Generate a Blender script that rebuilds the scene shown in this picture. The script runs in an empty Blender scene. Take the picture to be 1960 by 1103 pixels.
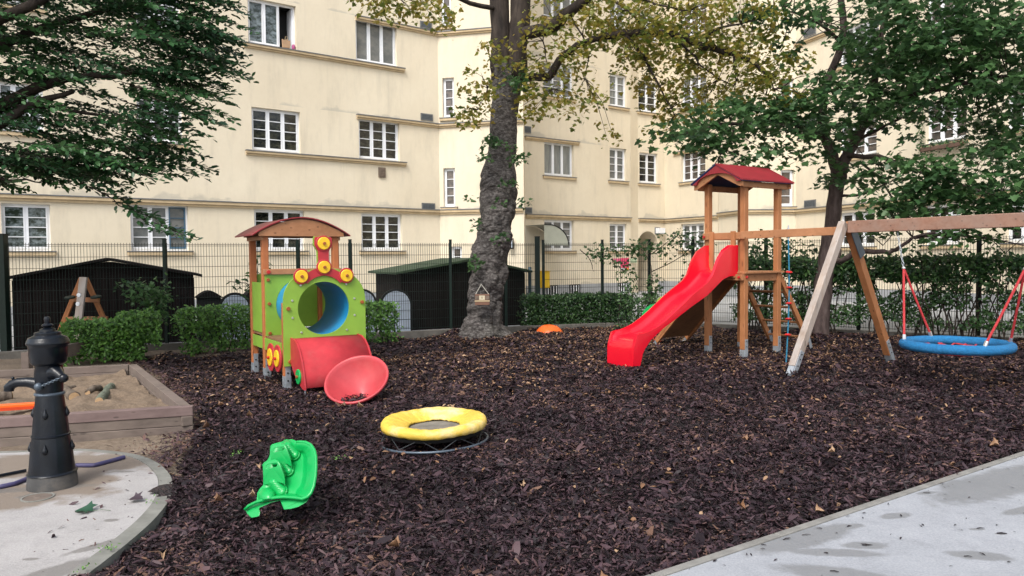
import bpy, math, random
import numpy as np
from mathutils import Vector, Matrix
random.seed(7); RNG=np.random.default_rng(7)
R=math.radians
S=bpy.context.scene
C=S.collection
# ---------------------------------------------------------------- camera
CF=1450.0; CH=1.65; CP=R(2.25); CR=R(0.5)
cam=bpy.data.cameras.new('camera'); co=bpy.data.objects.new('camera',cam); C.objects.link(co)
cam.sensor_width=36; cam.lens=36*CF/1960; cam.clip_end=500; cam.clip_start=0.05
co.location=(0,0,CH)
co.rotation_mode='QUATERNION'
co.rotation_quaternion=(Matrix.Rotation(R(90)-CP,3,'X')@Matrix.Rotation(-CR,3,'Z')).to_quaternion()
S.camera=co
# ---------------------------------------------------------------- sky, sun, exposure
SUN_EL=R(50); SUN_AZ=R(203)      # azimuth the light comes from, clockwise from +Y
w=bpy.data.worlds.new('World'); S.world=w; w.use_nodes=True
nt=w.node_tree; nt.nodes.clear()
sky=nt.nodes.new('ShaderNodeTexSky'); sky.sky_type='NISHITA'; sky.sun_disc=False
sky.sun_elevation=SUN_EL; sky.sun_rotation=SUN_AZ; sky.air_density=1.0; sky.dust_density=3.0; sky.ozone_density=1.0
hs=nt.nodes.new('ShaderNodeHueSaturation'); hs.inputs['Saturation'].default_value=0.45
bg=nt.nodes.new('ShaderNodeBackground'); bg.inputs['Strength'].default_value=0.15
wo=nt.nodes.new('ShaderNodeOutputWorld')
nt.links.new(sky.outputs[0],hs.inputs['Color']); nt.links.new(hs.outputs[0],bg.inputs['Color']); nt.links.new(bg.outputs[0],wo.inputs['Surface'])
sl=bpy.data.lights.new('sun','SUN'); sl.energy=1.35; sl.angle=R(22); sl.color=(1,0.96,0.9)
so=bpy.data.objects.new('sun',sl); C.objects.link(so)
sd=Vector((math.sin(SUN_AZ)*math.cos(SUN_EL),math.cos(SUN_AZ)*math.cos(SUN_EL),math.sin(SUN_EL)))
so.rotation_mode='QUATERNION'; so.rotation_quaternion=sd.to_track_quat('Z','Y'); so.location=(0,0,30)
S.view_settings.view_transform='Standard'; S.view_settings.look='None'; S.view_settings.exposure=0.90; S.view_settings.gamma=1
# ---------------------------------------------------------------- projection helpers (measured pixels -> metres)
def ray(u,v):
    a=u-980; b=551.5-v; c,s=math.cos(CR),math.sin(CR)
    x=(c*a+s*b)/CF; y=(-s*a+c*b)/CF
    return np.array([x,math.cos(CP)+y*math.sin(CP),-math.sin(CP)+y*math.cos(CP)])
def G(u,v,z=0.0):
    d=ray(u,v); t=(z-CH)/d[2]; return np.array([0,0,CH])+t*d
def P(u,v,Y):
    d=ray(u,v); return np.array([0,0,CH])+d*Y/d[1]
class Seg:      # a vertical plane through two ground points; s along it, d out towards the court
    def __init__(s,p0,p1):
        s.p0=np.array(p0,float)[:2]; s.p1=np.array(p1,float)[:2]; d=s.p1-s.p0; s.L=float(np.linalg.norm(d)); s.d=d/s.L
        s.n=np.array([s.d[1],-s.d[0]])
    def hit(s,u,v):
        q=ray(u,v); t=np.dot(s.n,s.p0)/np.dot(s.n,q[:2]); q=np.array([0,0,CH])+q*t
        return float(np.dot(q[:2]-s.p0,s.d)),float(q[2])
    def __call__(s,a,d,z):
        q=s.p0+s.d*a+s.n*d; return (q[0],q[1],z)
# ---------------------------------------------------------------- mesh builder
OFF={}
class MB:
    def __init__(s): s.v=[]; s.f=[]
    def add(s,vs,fs):
        o=len(s.v); s.v+= [tuple(map(float,p)) for p in vs]; s.f+=[tuple(i+o for i in f) for f in fs]; return s
    def box(s,fr,a0,a1,b0,b1,c0,c1):
        fr=fr or (lambda x,y,z:(x,y,z))
        vs=[fr(a,b,c) for a in (a0,a1) for b in (b0,b1) for c in (c0,c1)]
        return s.add(vs,[(0,1,3,2),(4,6,7,5),(0,4,5,1),(2,3,7,6),(0,2,6,4),(1,5,7,3)])
    def quad(s,*p): return s.add(p,[tuple(range(len(p)))])
    def bar(s,p,q,wd,ht,side=None):   # rectangular bar from p to q; wd along 'side', ht along the other
        p=Vector(p);q=Vector(q);d=(q-p).normalized()
        sv=Vector(side) if side is not None else d.cross(Vector((0,0,1)))
        sv=(sv-d*sv.dot(d)).normalized(); tv=d.cross(sv)
        vs=[e+sv*(wd/2*i)+tv*(ht/2*j) for e in (p,q) for i in (-1,1) for j in (-1,1)]
        return s.add(vs,[(0,1,3,2),(4,6,7,5),(0,4,5,1),(2,3,7,6),(0,2,6,4),(1,5,7,3)])
    def tube(s,pts,rad,n=8,closed=False,caps=True,twist=0,jit=0):
        pts=[Vector(p) for p in pts]; m=len(pts)
        if not hasattr(rad,'__len__'): rad=[rad]*m
        o=len(s.v); prev=None
        for i,p in enumerate(pts):
            if closed: d=(pts[(i+1)%m]-pts[i-1]).normalized()
            else: d=(pts[min(i+1,m-1)]-pts[max(i-1,0)]).normalized()
            if prev is None:
                a=d.cross(Vector((0,0,1)));
                if a.length<0.2: a=d.cross(Vector((1,0,0)))
            else: a=prev-d*prev.dot(d)
            a.normalize(); prev=a; b=d.cross(a)
            for k in range(n):
                t=2*math.pi*k/n+twist*i; r=rad[i]*(1+(random.uniform(-jit,jit) if jit else 0)); q=p+a*(math.cos(t)*r)+b*(math.sin(t)*r); s.v.append(tuple(q))
        for i in range(m if closed else m-1):
            for k in range(n):
                j=(i+1)%m; s.f.append((o+i*n+k,o+i*n+(k+1)%n,o+j*n+(k+1)%n,o+j*n+k))
        if caps and not closed:
            s.f.append(tuple(o+k for k in reversed(range(n)))); s.f.append(tuple(o+(m-1)*n+k for k in range(n)))
        return s
    def lathe(s,prof,c=(0,0,0),n=32,M=None,lobes=None):
        o=len(s.v); m=len(prof)
        for r,z in prof:
            for k in range(n):
                t=2*math.pi*k/n; p=Vector((r*math.cos(t),r*math.sin(t),z))
                if M is not None: p=M@p
                s.v.append((p.x+c[0],p.y+c[1],p.z+c[2]))
        for i in range(m-1):
            for k in range(n): s.f.append((o+i*n+k,o+i*n+(k+1)%n,o+(i+1)*n+(k+1)%n,o+(i+1)*n+k))
        return s
    def prism(s,poly,fr,d0,d1):    # poly in (a,c), extruded along b
        o=len(s.v); n=len(poly)
        for d in (d0,d1):
            for a,c in poly: s.v.append(tuple(map(float,fr(a,d,c))))
        s.f.append(tuple(o+i for i in range(n))); s.f.append(tuple(o+n+i for i in reversed(range(n))))
        for i in range(n): j=(i+1)%n; s.f.append((o+i,o+n+i,o+n+j,o+j))
        return s
    def disc(s,c,nrm,r,t,n=20,rr=None):
        nrm=Vector(nrm).normalized(); q=nrm.to_track_quat('Z','Y').to_matrix()
        b=min(t*0.3,r*0.1)
        return s.lathe([(0.0001,0),(r,0),(r,t-b),(r-b,t),(0.0001,t)],c,n,q)
    def sphere(s,c,r,n=10):
        return s.lathe([(max(1e-4,r*math.sin(math.pi*i/n)),-r*math.cos(math.pi*i/n)) for i in range(n+1)],c,n+4)
    def build(s,name,mat,parent=None,smooth=False,bevel=0,org=None,fix=True,solid=0,merge=False):
        me=bpy.data.meshes.new(name); off=np.array(OFF.get(parent.name,(0,0,0)) if parent else (org if org is not None else (0,0,0)),float)
        me.from_pydata([tuple(np.array(p)-off) for p in s.v],[],s.f)
        if fix:
            import bmesh
            bm=bmesh.new(); bm.from_mesh(me); bmesh.ops.recalc_face_normals(bm,faces=bm.faces); bm.to_mesh(me); bm.free()
        if merge:
            import bmesh
            bm=bmesh.new(); bm.from_mesh(me); bmesh.ops.remove_doubles(bm,verts=bm.verts,dist=.0005); bm.to_mesh(me); bm.free()
        me.materials.append(mat); o=bpy.data.objects.new(name,me); C.objects.link(o)
        if smooth:
            me.shade_smooth(); 
            if smooth!='all':
                me.set_sharp_from_angle(angle=R(40))
        if parent: o.parent=parent; OFF[o.name]=tuple(off)
        else: o.location=tuple(off); OFF[o.name]=tuple(off)
        if solid:
            m=o.modifiers.new('s','SOLIDIFY'); m.thickness=solid; m.offset=0
        if bevel:
            m=o.modifiers.new('b','BEVEL'); m.width=bevel; m.segments=2; m.limit_method='ANGLE'
        return o
def thing(name,label,cat,loc,group=None,kind=None):
    o=bpy.data.objects.new(name,None); C.objects.link(o); o.location=tuple(map(float,loc)); o.empty_display_size=0.2
    OFF[o.name]=tuple(map(float,loc)); return tag(o,label,cat,group,kind)
def tag(o,label=None,cat=None,group=None,kind=None):
    if label: o['label']=label
    if cat: o['category']=cat
    if group: o['group']=group
    if kind: o['kind']=kind
    return o
# ---------------------------------------------------------------- materials
def newmat(name):
    m=bpy.data.materials.new(name); m.use_nodes=True; t=m.node_tree; b=t.nodes['Principled BSDF']; return m,t,b
def N(t,typ,**k):
    n=t.nodes.new(typ)
    for a,b in k.items():
        if a in n.inputs: n.inputs[a].default_value=b
        else: setattr(n,a,b)
    return n
def coords(t,scale=(1,1,1),loc=(0,0,0),rot=(0,0,0)):
    tc=N(t,'ShaderNodeTexCoord'); mp=N(t,'ShaderNodeMapping'); mp.inputs['Scale'].default_value=scale; mp.inputs['Location'].default_value=loc; mp.inputs['Rotation'].default_value=rot
    t.links.new(tc.outputs['Object'],mp.inputs['Vector']); return mp.outputs[0]
def ramp(t,fac,stops):
    r=N(t,'ShaderNodeValToRGB'); e=r.color_ramp.elements
    e[0].position=stops[0][0]; e[0].color=(*stops[0][1],1); e[1].position=stops[-1][0]; e[1].color=(*stops[-1][1],1)
    for p,c in stops[1:-1]: q=e.new(p); q.color=(*c,1)
    t.links.new(fac,r.inputs[0]); return r.outputs[0]
def noise(t,vec,scale,detail=4,rough=.55): 
    n=N(t,'ShaderNodeTexNoise'); n.inputs['Scale'].default_value=scale; n.inputs['Detail'].default_value=detail; n.inputs['Roughness'].default_value=rough
    t.links.new(vec,n.inputs['Vector']); return n.outputs['Fac']
def mixc(t,f,a,b,mode='MIX'):
    m=N(t,'ShaderNodeMix',data_type='RGBA',blend_type=mode)
    for s,x in ((0,f),(6,a),(7,b)):
        if isinstance(x,(int,float)): m.inputs[s].default_value=x
        elif isinstance(x,tuple): m.inputs[s].default_value=(*x,1)
        else: t.links.new(x,m.inputs[s])
    return m.outputs[2]
def math_(t,op,a,b=0.0,c=None,clamp=False):
    m=N(t,'ShaderNodeMath',operation=op); m.use_clamp=clamp
    for i,x in enumerate((a,b) if c is None else (a,b,c)):
        if isinstance(x,(int,float)): m.inputs[i].default_value=x
        else: t.links.new(x,m.inputs[i])
    return m.outputs[0]
def bump(t,b,h,st,dist=.01):
    n=N(t,'ShaderNodeBump'); n.inputs['Strength'].default_value=st; n.inputs['Distance'].default_value=dist
    t.links.new(h,n.inputs['Height']); t.links.new(n.outputs[0],b.inputs['Normal'])
def sm(name,col,rough=.5,var=.12,sc=6,bmp=.15,dist=.004,metal=0,spec=.5,scale=(1,1,1),dirt=None,dirtamt=.5,coat=0):
    m,t,b=newmat(name); v=coords(t,scale); n=noise(t,v,sc,6)
    lo=tuple(c*(1-var) for c in col); hi=tuple(min(1,c*(1+var)) for c in col)
    c=ramp(t,n,[(.3,lo),(.7,hi)])
    if dirt:
        n2=noise(t,v,sc*.6,8,.7); f=ramp(t,n2,[(.5,(0,0,0)),(.72,(dirtamt,)*3)]); c=mixc(t,f,c,dirt)
    t.links.new(c,b.inputs['Base Color']); b.inputs['Roughness'].default_value=rough; b.inputs['Metallic'].default_value=metal
    b.inputs['Specular IOR Level'].default_value=spec
    if coat: b.inputs['Coat Weight'].default_value=coat; b.inputs['Coat Roughness'].default_value=.15
    if bmp: bump(t,b,noise(t,v,sc*8,4),bmp,dist)
    return m
def wood(name,c1,c2,axis='z',rough=.6,sc=1.0,grey=None,greyamt=0.5,knots=True):
    m,t,b=newmat(name); s={'x':(1.2,22,22),'y':(22,1.2,22),'z':(22,22,1.2)}[axis] if isinstance(axis,str) else (22,22,22)
    v=coords(t,tuple(x*sc for x in s)); n=noise(t,v,1.0,8,.65); v2=coords(t,(1,1,1)); n2=noise(t,v2,3,3)
    c=ramp(t,n,[(.25,c1),(.55,tuple((a+b_)/2 for a,b_ in zip(c1,c2))),(.8,c2)])
    c=mixc(t,.35,c,ramp(t,n2,[(.3,tuple(x*.7 for x in c1)),(.7,tuple(min(1,x*1.15) for x in c2))]))
    if knots:
        vo=N(t,'ShaderNodeTexVoronoi'); vo.inputs['Scale'].default_value=1; t.links.new(coords(t,{'x':(3,14,14),'y':(14,3,14),'z':(14,14,3)}[axis]),vo.inputs['Vector'])
        k=ramp(t,vo.outputs['Distance'],[(.10,(.8,.8,.8)),(.17,(0,0,0))]); c=mixc(t,k,c,tuple(x*.35 for x in c1))
    if grey:
        g=ramp(t,noise(t,coords(t,tuple(x*.25 for x in s)),1,6,.6),[(.35,(0,0,0)),(.65,(greyamt,)*3)]); c=mixc(t,g,c,grey)
    t.links.new(c,b.inputs['Base Color']); b.inputs['Roughness'].default_value=rough; bump(t,b,n,.35,.004); return m
def leafmat(name,cols,trans=.35,rough=.45,spec=.5):
    m,t,b=newmat(name); a=N(t,'ShaderNodeAttribute',attribute_name='rnd'); 
    n=len(cols); c=ramp(t,a.outputs['Fac'],[(i/(n-1),x) for i,x in enumerate(cols)])
    t.links.new(c,b.inputs['Base Color']); b.inputs['Roughness'].default_value=rough; b.inputs['Specular IOR Level'].default_value=spec
    tr=N(t,'ShaderNodeBsdfTranslucent'); cc=mixc(t,.5,c,(.9,1,.35),'MULTIPLY'); sc=N(t,'ShaderNodeMix',data_type='RGBA'); 
    br=N(t,'ShaderNodeBrightContrast'); t.links.new(c,br.inputs[0]); br.inputs[1].default_value=.02; t.links.new(br.outputs[0],tr.inputs[0])
    mx=N(t,'ShaderNodeMixShader'); mx.inputs[0].default_value=trans; o=t.nodes['Material Output']
    t.links.new(b.outputs[0],mx.inputs[1]); t.links.new(tr.outputs[0],mx.inputs[2]); t.links.new(mx.outputs[0],o.inputs[0]); return m
def blobs(t,vec,lst,dn=.25,ns=6):   # union of soft-edged irregular stains; lst of (x,y,rx,ry,ang)
    nz=noise(t,vec,ns,5,.6); out=None
    for x,y,rx,ry,a in lst:
        mp=N(t,'ShaderNodeMapping',vector_type='TEXTURE'); mp.inputs['Location'].default_value=(x,y,0); mp.inputs['Rotation'].default_value=(0,0,a); mp.inputs['Scale'].default_value=(rx,ry,1000)
        t.links.new(vec,mp.inputs['Vector']); l=N(t,'ShaderNodeVectorMath',operation='LENGTH'); t.links.new(mp.outputs[0],l.inputs[0])
        d=math_(t,'ADD',l.outputs['Value'],math_(t,'MULTIPLY',math_(t,'SUBTRACT',nz,.5),dn*6))
        m=math_(t,'SUBTRACT',1.0,math_(t,'SMOOTH_MIN',1.0,math_(t,'MAXIMUM',0.0,math_(t,'MULTIPLY',math_(t,'SUBTRACT',d,.80),3.2)),.01),clamp=True)
        out=m if out is None else math_(t,'MAXIMUM',out,m)
    return out
M={}
# house wall: cream render, mottled, with grey weathering that runs along the ledges
m,t,b=newmat('cream_render'); v=coords(t); 
c=ramp(t,noise(t,v,.35,6,.6),[(.3,(.66,.58,.44)),(.7,(.745,.67,.525))])
c=mixc(t,ramp(t,noise(t,coords(t,(1.5,1.5,.35)),1.3,8,.7),[(.50,(0,0,0)),(.78,(.45,)*3)]),c,(.42,.38,.3))
c=mixc(t,ramp(t,noise(t,coords(t,(5,5,.25)),1.0,5,.6),[(.56,(0,0,0)),(.75,(.14,)*3)]),c,(.40,.36,.29))
c=mixc(t,ramp(t,noise(t,coords(t,(1,1,1)),7,4,.6),[(.3,(.0,)*3),(.7,(.10,)*3)]),c,(.5,.42,.3))
sx=N(t,'ShaderNodeSeparateXYZ'); t.links.new(v,sx.inputs[0]); zz=sx.outputs['Z']
st=None
fnz=noise(t,coords(t,(1,1,2)),3,5,.6)
wv=math_(t,'MULTIPLY',noise(t,coords(t,(1,1,.05)),.55,3,.5),1.0)
for z0,hh in ((3.46,.50),(6.60,.45),(9.90,.4),(0.50,.2)):
    up=math_(t,'DIVIDE',math_(t,'SUBTRACT',zz,z0),hh)
    a_=math_(t,'MULTIPLY',math_(t,'GREATER_THAN',up,0.0),math_(t,'MULTIPLY',math_(t,'SUBTRACT',math_(t,'ADD',math_(t,'MULTIPLY',math_(t,'SUBTRACT',wv,.44),3.6),math_(t,'MULTIPLY',math_(t,'SUBTRACT',fnz,.5),.8)),up),5.0,clamp=True),clamp=True)
    st=a_ if st is None else math_(t,'MAXIMUM',st,a_)
c=mixc(t,math_(t,'MULTIPLY',st,.42),c,(.34,.33,.29))
t.links.new(c,b.inputs['Base Color']); b.inputs['Roughness'].default_value=.9; b.inputs['Specular IOR Level'].default_value=.2
bump(t,b,noise(t,v,30,5),.25,.006); M['wall']=m
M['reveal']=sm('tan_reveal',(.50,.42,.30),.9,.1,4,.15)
M['plinth']=sm('grey_plinth',(.30,.31,.32),.9,.15,3,.3)
M['ledge']=sm('ledge_plaster',(.50,.385,.235),.85,.14,4,.2)
M['zinc']=sm('zinc_flashing',(.16,.165,.17),.5,.2,5,.1,metal=.3)
M['white']=sm('white_window_paint',(.78,.80,.83),.45,.05,5,.05)
M['blue']=sm('blue_window_paint',(.06,.13,.2),.45,.1,5,.05)
def glass(name,c1,c2,sc=1.5,rough=.06,stripe=False):
    m,t,b=newmat(name); v=coords(t,(6,6,.4) if stripe else (1,1,1.6)); n=noise(t,v,sc,6,.7)
    t.links.new(ramp(t,n,[(.42,c1),(.62,c2)]),b.inputs['Base Color']); b.inputs['Roughness'].default_value=rough; b.inputs['Specular IOR Level'].default_value=.55
    bump(t,b,noise(t,coords(t),1.2,2),.12,.02); return m
M['g_dark']=glass('dark_window_glass',(.004,.005,.006),(.05,.05,.035),4.5)
M['g_grey']=glass('grey_window_glass',(.11,.12,.12),(.19,.19,.18),1.2)  # paler blotches: sky reflection put into the pane colour
M['g_brown']=glass('brown_window_glass',(.06,.055,.05),(.15,.12,.10),2.5)
M['g_curt']=glass('curtained_glass',(.15,.165,.16),(.26,.27,.26),2,.1,True)
M['g_reflpaint']=glass('painted_reflection_glass',(.02,.03,.02),(.20,.24,.25),5)  # tree and sky reflections are painted into the pane colour
M['dark']=sm('dark_void',(.012,.012,.012),.9,.2,4,0)
M['vent']=sm('vent_grille',(.06,.07,.08),.5,.25,14,.2)
M['rust']=sm('brown_vent',(.16,.12,.09),.8,.3,14,.2)
M['fgreen']=sm('dark_green_fence_paint',(.004,.014,.010),.5,.2,8,.1,spec=.3)
M['shed']=sm('black_stained_boards',(.009,.006,.006),.85,.35,6,.4,scale=(1,1,6),spec=.15)
M['moss']=sm('mossy_roof_felt',(.035,.06,.03),.95,.5,9,.6,dirt=(.015,.015,.014),dirtamt=.8)
M['felt']=sm('black_roof_felt',(.011,.009,.009),.95,.3,9,.5,spec=.2)
M['milk']=sm('milky_plastic',(.48,.55,.64),.35,.06,3,.05)
M['kerbc']=sm('dark_kerb_concrete',(.13,.12,.105),.9,.25,5,.5,dirt=(.04,.035,.03))
M['green']=sm('lime_green_board',(.22,.39,.045),.45,.07,5,.08,dirt=(.15,.25,.035),dirtamt=.35)
M['red']=sm('red_board',(.43,.026,.035),.45,.1,7,.08,dirt=(.36,.06,.06),dirtamt=.5)
M['redp']=sm('red_polished_plastic',(.66,.006,.022),.25,.06,3,.03,coat=.3)
M['hood']=sm('matt_red_panel',(.40,.03,.04),.75,.12,7,.1,spec=.25,dirt=(.34,.07,.07),dirtamt=.5)
M['redf']=sm('faded_red_plastic',(.47,.055,.065),.4,.12,4,.06,dirt=(.50,.13,.12),dirtamt=.5)
M['yellow']=sm('yellow_disc',(.78,.50,.02),.4,.08,8,.05)
M['bluep']=sm('blue_plastic_tube',(.01,.22,.46),.35,.12,4,.05)
M['knob']=sm('brown_bolt_cap',(.30,.085,.02),.4,.15,9,.05)
M['redknob']=sm('red_bolt_cap',(.45,.02,.02),.35,.1,9,.05)
M['galv']=sm('galvanised_steel',(.42,.46,.50),.42,.18,14,.1,metal=.55)
M['bolt']=sm('shiny_bolt',(.6,.6,.6),.3,.1,9,0,metal=.8)
M['woodz']=wood('orange_wood_upright',(.30,.115,.038),(.47,.20,.085),'z')
M['woodx']=wood('orange_wood_rail',(.29,.12,.045),(.45,.21,.10),'x')
M['woodr']=wood('reddish_train_wood',(.36,.105,.03),(.46,.16,.055),'z')
M['woodbeam']=wood('weathered_beam_wood',(.20,.095,.062),(.34,.185,.125),'x',grey=(.27,.19,.15),greyamt=.6)
M['woodgrey']=wood('silvered_wood',(.24,.175,.135),(.45,.37,.31),'z',grey=(.36,.33,.31),greyamt=.8)
M['sandbeam']=wood('grey_sandbox_timber',(.085,.065,.055),(.205,.165,.135),'x',.85,grey=(.17,.125,.11),greyamt=.5)
M['darkboard']=wood('dark_climbing_board',(.16,.075,.035),(.30,.15,.075),'x')
M['roofred']=sm('red_roof_board',(.25,.018,.026),.5,.15,6,.15,dirt=(.22,.04,.035),dirtamt=.5)
M['roofblue']=sm('dark_blue_roof_board',(.012,.02,.085),.5,.2,6,.1)
M['iron']=sm('black_painted_iron',(.003,.005,.009),.28,.4,8,.3,.004,dirt=(.03,.04,.05),dirtamt=.18,spec=.38)
M['orange']=sm('orange_plastic',(.80,.13,.015),.35,.06,6,.03)
M['hose']=sm('purple_blue_hose',(.05,.045,.12),.6,.2,9,.1,dirt=(.13,.11,.14))
M['yring']=sm('worn_yellow_cover',(.66,.45,.06),.6,.15,4,.5,.01,dirt=(.66,.58,.38),dirtamt=.95)
M['black']=sm('black_net',(.008,.008,.008),.8,.2,5,.1)
M['wire']=sm('dark_wire',(.03,.035,.04),.5,.2,9,.1)
M['steelb']=sm('bluish_steel_tube',(.085,.11,.14),.4,.2,9,.1,metal=.4)
M['sgreen']=sm('bright_green_plastic',(.003,.34,.075),.33,.05,4,.04,coat=.15)
M['rope_b']=sm('blue_rope',(.02,.17,.28),.8,.2,40,.5)
M['rope_r']=sm('red_rope',(.42,.03,.035),.8,.2,40,.5)
M['nestb']=sm('blue_nest_rope',(.008,.17,.40),.6,.22,45,.9,.012)
M['yellowbox']=sm('yellow_box_paint',(.72,.46,.01),.45,.1,5,.05)
def bark(name,c1,c2,c3,sc=1,hor=False,bs=.8,bd=.04):
    m,t,b=newmat(name); v=coords(t,(2*sc,2*sc,6*sc) if hor else (5*sc,5*sc,1.4*sc)); n=noise(t,v,1.6,10,.68)
    n2=noise(t,coords(t),1.2,5,.6)
    c=ramp(t,n,[(.33,c1),(.52,c2),(.72,c3)]); c=mixc(t,ramp(t,n2,[(.45,(0,0,0)),(.7,(.5,.5,.5))]),c,tuple(x*.45 for x in c2))
    t.links.new(c,b.inputs['Base Color']); b.inputs['Roughness'].default_value=.85; b.inputs['Specular IOR Level'].default_value=.3; bump(t,b,n,bs,bd); return m
m,t,b=newmat('knobbly_grey_bark'); v=coords(t,(1,1,2.6)); n1=noise(t,v,2.2,9,.62); wr=N(t,'ShaderNodeTexNoise'); wr.noise_type='RIDGED_MULTIFRACTAL'; wr.inputs['Scale'].default_value=2.6; wr.inputs['Detail'].default_value=6; t.links.new(v,wr.inputs['Vector'])
c=ramp(t,n1,[(.3,(.03,.025,.024)),(.48,(.10,.088,.084)),(.68,(.23,.21,.20))]); cr=ramp(t,wr.outputs['Fac'],[(.0,(1,1,1)),(.35,(.25,.25,.25)),(.6,(0,0,0))]); c=mixc(t,math_(t,'MULTIPLY',cr,.5),c,(.025,.02,.017))
c=mixc(t,ramp(t,noise(t,coords(t),.9,5,.6),[(.5,(0,0,0)),(.7,(.45,.45,.45))]),c,(.055,.065,.04))
fn_=noise(t,coords(t,(1,1,1.8)),16,7,.7); c=mixc(t,.55,c,ramp(t,fn_,[(.38,(.012,.010,.009)),(.5,(.09,.08,.075)),(.64,(.27,.25,.235))]))
t.links.new(c,b.inputs['Base Color']); b.inputs['Roughness'].default_value=.8; b.inputs['Specular IOR Level'].default_value=.3; bump(t,b,math_(t,'ADD',math_(t,'ADD',wr.outputs['Fac'],n1),math_(t,'MULTIPLY',fn_,.5)),1.0,.06); M['bark']=m
M['barkd']=bark('dark_branch_bark',(.015,.011,.009),(.04,.03,.024),(.075,.058,.045))
M['log']=bark('log_bark',(.06,.045,.035),(.14,.11,.085),(.22,.18,.14),2)
M['cut']=sm('cut_log_end',(.40,.26,.14),.8,.2,12,.2)
M['lf_dark']=leafmat('dark_hornbeam_leaf',[(.014,.045,.020),(.024,.080,.028),(.045,.125,.036),(.08,.18,.07)],.25,.40)
M['lf_maple']=leafmat('maple_leaf',[(.025,.062,.028),(.045,.11,.038),(.075,.165,.05),(.12,.23,.09)],.42,.38)
M['lf_yel']=leafmat('yellowing_leaf',[(.06,.11,.018),(.12,.16,.022),(.21,.22,.03),(.34,.25,.045),(.25,.27,.04),(.10,.17,.025)],.5)
M['lf_hedge']=leafmat('hedge_leaf',[(.03,.085,.018),(.065,.165,.025),(.11,.25,.04),(.16,.32,.06)],.25)
M['lf_hedged']=leafmat('dark_hedge_leaf',[(.016,.042,.016),(.028,.075,.024),(.048,.115,.03),(.08,.16,.045)],.25)
M['chip']=leafmat('bark_chip',[(.008,.005,.007),(.018,.011,.014),(.036,.021,.027),(.062,.036,.043),(.092,.052,.053),(.15,.085,.055)],.0,.5,.22)
M['litter']=leafmat('dead_leaf',[(.12,.06,.035),(.28,.15,.08),(.42,.28,.17),(.22,.10,.045)],.2,.6)
# ---------------------------------------------------------------- fast leaf / chip meshes
def vnoise(x,y,sc,seed=0):
    x=np.asarray(x)*sc; y=np.asarray(y)*sc; xi=np.floor(x).astype(np.int64); yi=np.floor(y).astype(np.int64); fx=x-xi; fy=y-yi
    def h(i,j):
        n=(i*374761393+j*668265263+seed*1442695041)&0xffffffff; n=((n^(n>>13))*1274126177)&0xffffffff; return ((n^(n>>16))&0xffff)/65535.0
    fx=fx*fx*(3-2*fx); fy=fy*fy*(3-2*fy)
    return (h(xi,yi)*(1-fx)+h(xi+1,yi)*fx)*(1-fy)+(h(xi,yi+1)*(1-fx)+h(xi+1,yi+1)*fx)*fy
def unit(a): return a/np.maximum(np.linalg.norm(a,axis=-1,keepdims=True),1e-9)
def scatter(name,mat,tmpl,faces,pos,nrm,head,size,parent=None,rnd=None,org=None,curl=0):
    pos=np.asarray(pos,float); n=len(pos); nrm=unit(np.asarray(nrm,float)); head=np.asarray(head,float)
    x=unit(head-nrm*np.sum(head*nrm,axis=1,keepdims=True)); y=np.cross(nrm,x)
    T=np.asarray(tmpl,float); size=np.asarray(size,float).reshape(n,-1)
    if size.shape[1]==1: size=np.repeat(size,3,axis=1)
    V=pos[:,None,:]+x[:,None,:]*(T[None,:,0:1]*size[:,None,0:1])+y[:,None,:]*(T[None,:,1:2]*size[:,None,1:2])+nrm[:,None,:]*(T[None,:,2:3]*size[:,None,2:3])
    off=np.array(OFF.get(parent.name,(0,0,0)) if parent else (org if org is not None else (0,0,0)),float)
    V=(V-off).reshape(-1,3); k=len(T)
    fl=np.array([len(f) for f in faces]); fi=np.concatenate([np.array(f) for f in faces])
    loops=(fi[None,:]+(np.arange(n)*k)[:,None]).reshape(-1); tot=np.tile(fl,n); start=np.concatenate([[0],np.cumsum(tot)[:-1]])
    me=bpy.data.meshes.new(name); me.vertices.add(len(V)); me.vertices.foreach_set('co',V.astype(np.float32).ravel())
    me.loops.add(len(loops)); me.loops.foreach_set('vertex_index',loops.astype(np.int32)); me.polygons.add(len(tot))
    me.polygons.foreach_set('loop_start',start.astype(np.int32)); me.update(calc_edges=True)
    at=me.attributes.new('rnd','FLOAT','FACE'); rr=RNG.random(n) if rnd is None else np.clip(rnd,0,1); at.data.foreach_set('value',np.repeat(rr,len(fl)).astype(np.float32))
    me.materials.append(mat); o=bpy.data.objects.new(name,me); C.objects.link(o)
    if parent: o.parent=parent; OFF[o.name]=tuple(off)
    else: o.location=tuple(off)
    return o
# templates: x forward, y sideways, z up; unit length about 1
T_OVAL=[(0,0,0),(.35,.24,.05),(.75,.2,.03),(1,0,-.06),(.75,-.2,.03),(.35,-.24,.05)]; F_OVAL=[(0,1,2,3),(0,3,4,5)]
mp_=[(0,0),(.12,.20),(.02,.46),(.26,.38),(.46,.62),(.52,.30),(.72,.26),(1.0,0)]
T_MAPLE=[(a,b_,.10*abs(b_)-.10*a*a) for a,b_ in mp_]+[(a,-b_,.10*abs(b_)-.10*a*a) for a,b_ in mp_[1:-1]][::-1]
F_MAPLE=[(0,1,2,3),(0,3,4,5),(0,5,6,7),(0,7,8,9),(0,9,10,11),(0,11,12,13)]
T_CHIP=[(-.5,-.13,0),(-.05,-.2,.07),(.5,-.06,-.02),(.5,.09,.0),(.0,.2,.09),(-.5,.12,.03)]; F_CHIP=[(0,1,4,5),(1,2,3,4)]
def rdir(n): return unit(RNG.normal(size=(n,3)))
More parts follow.
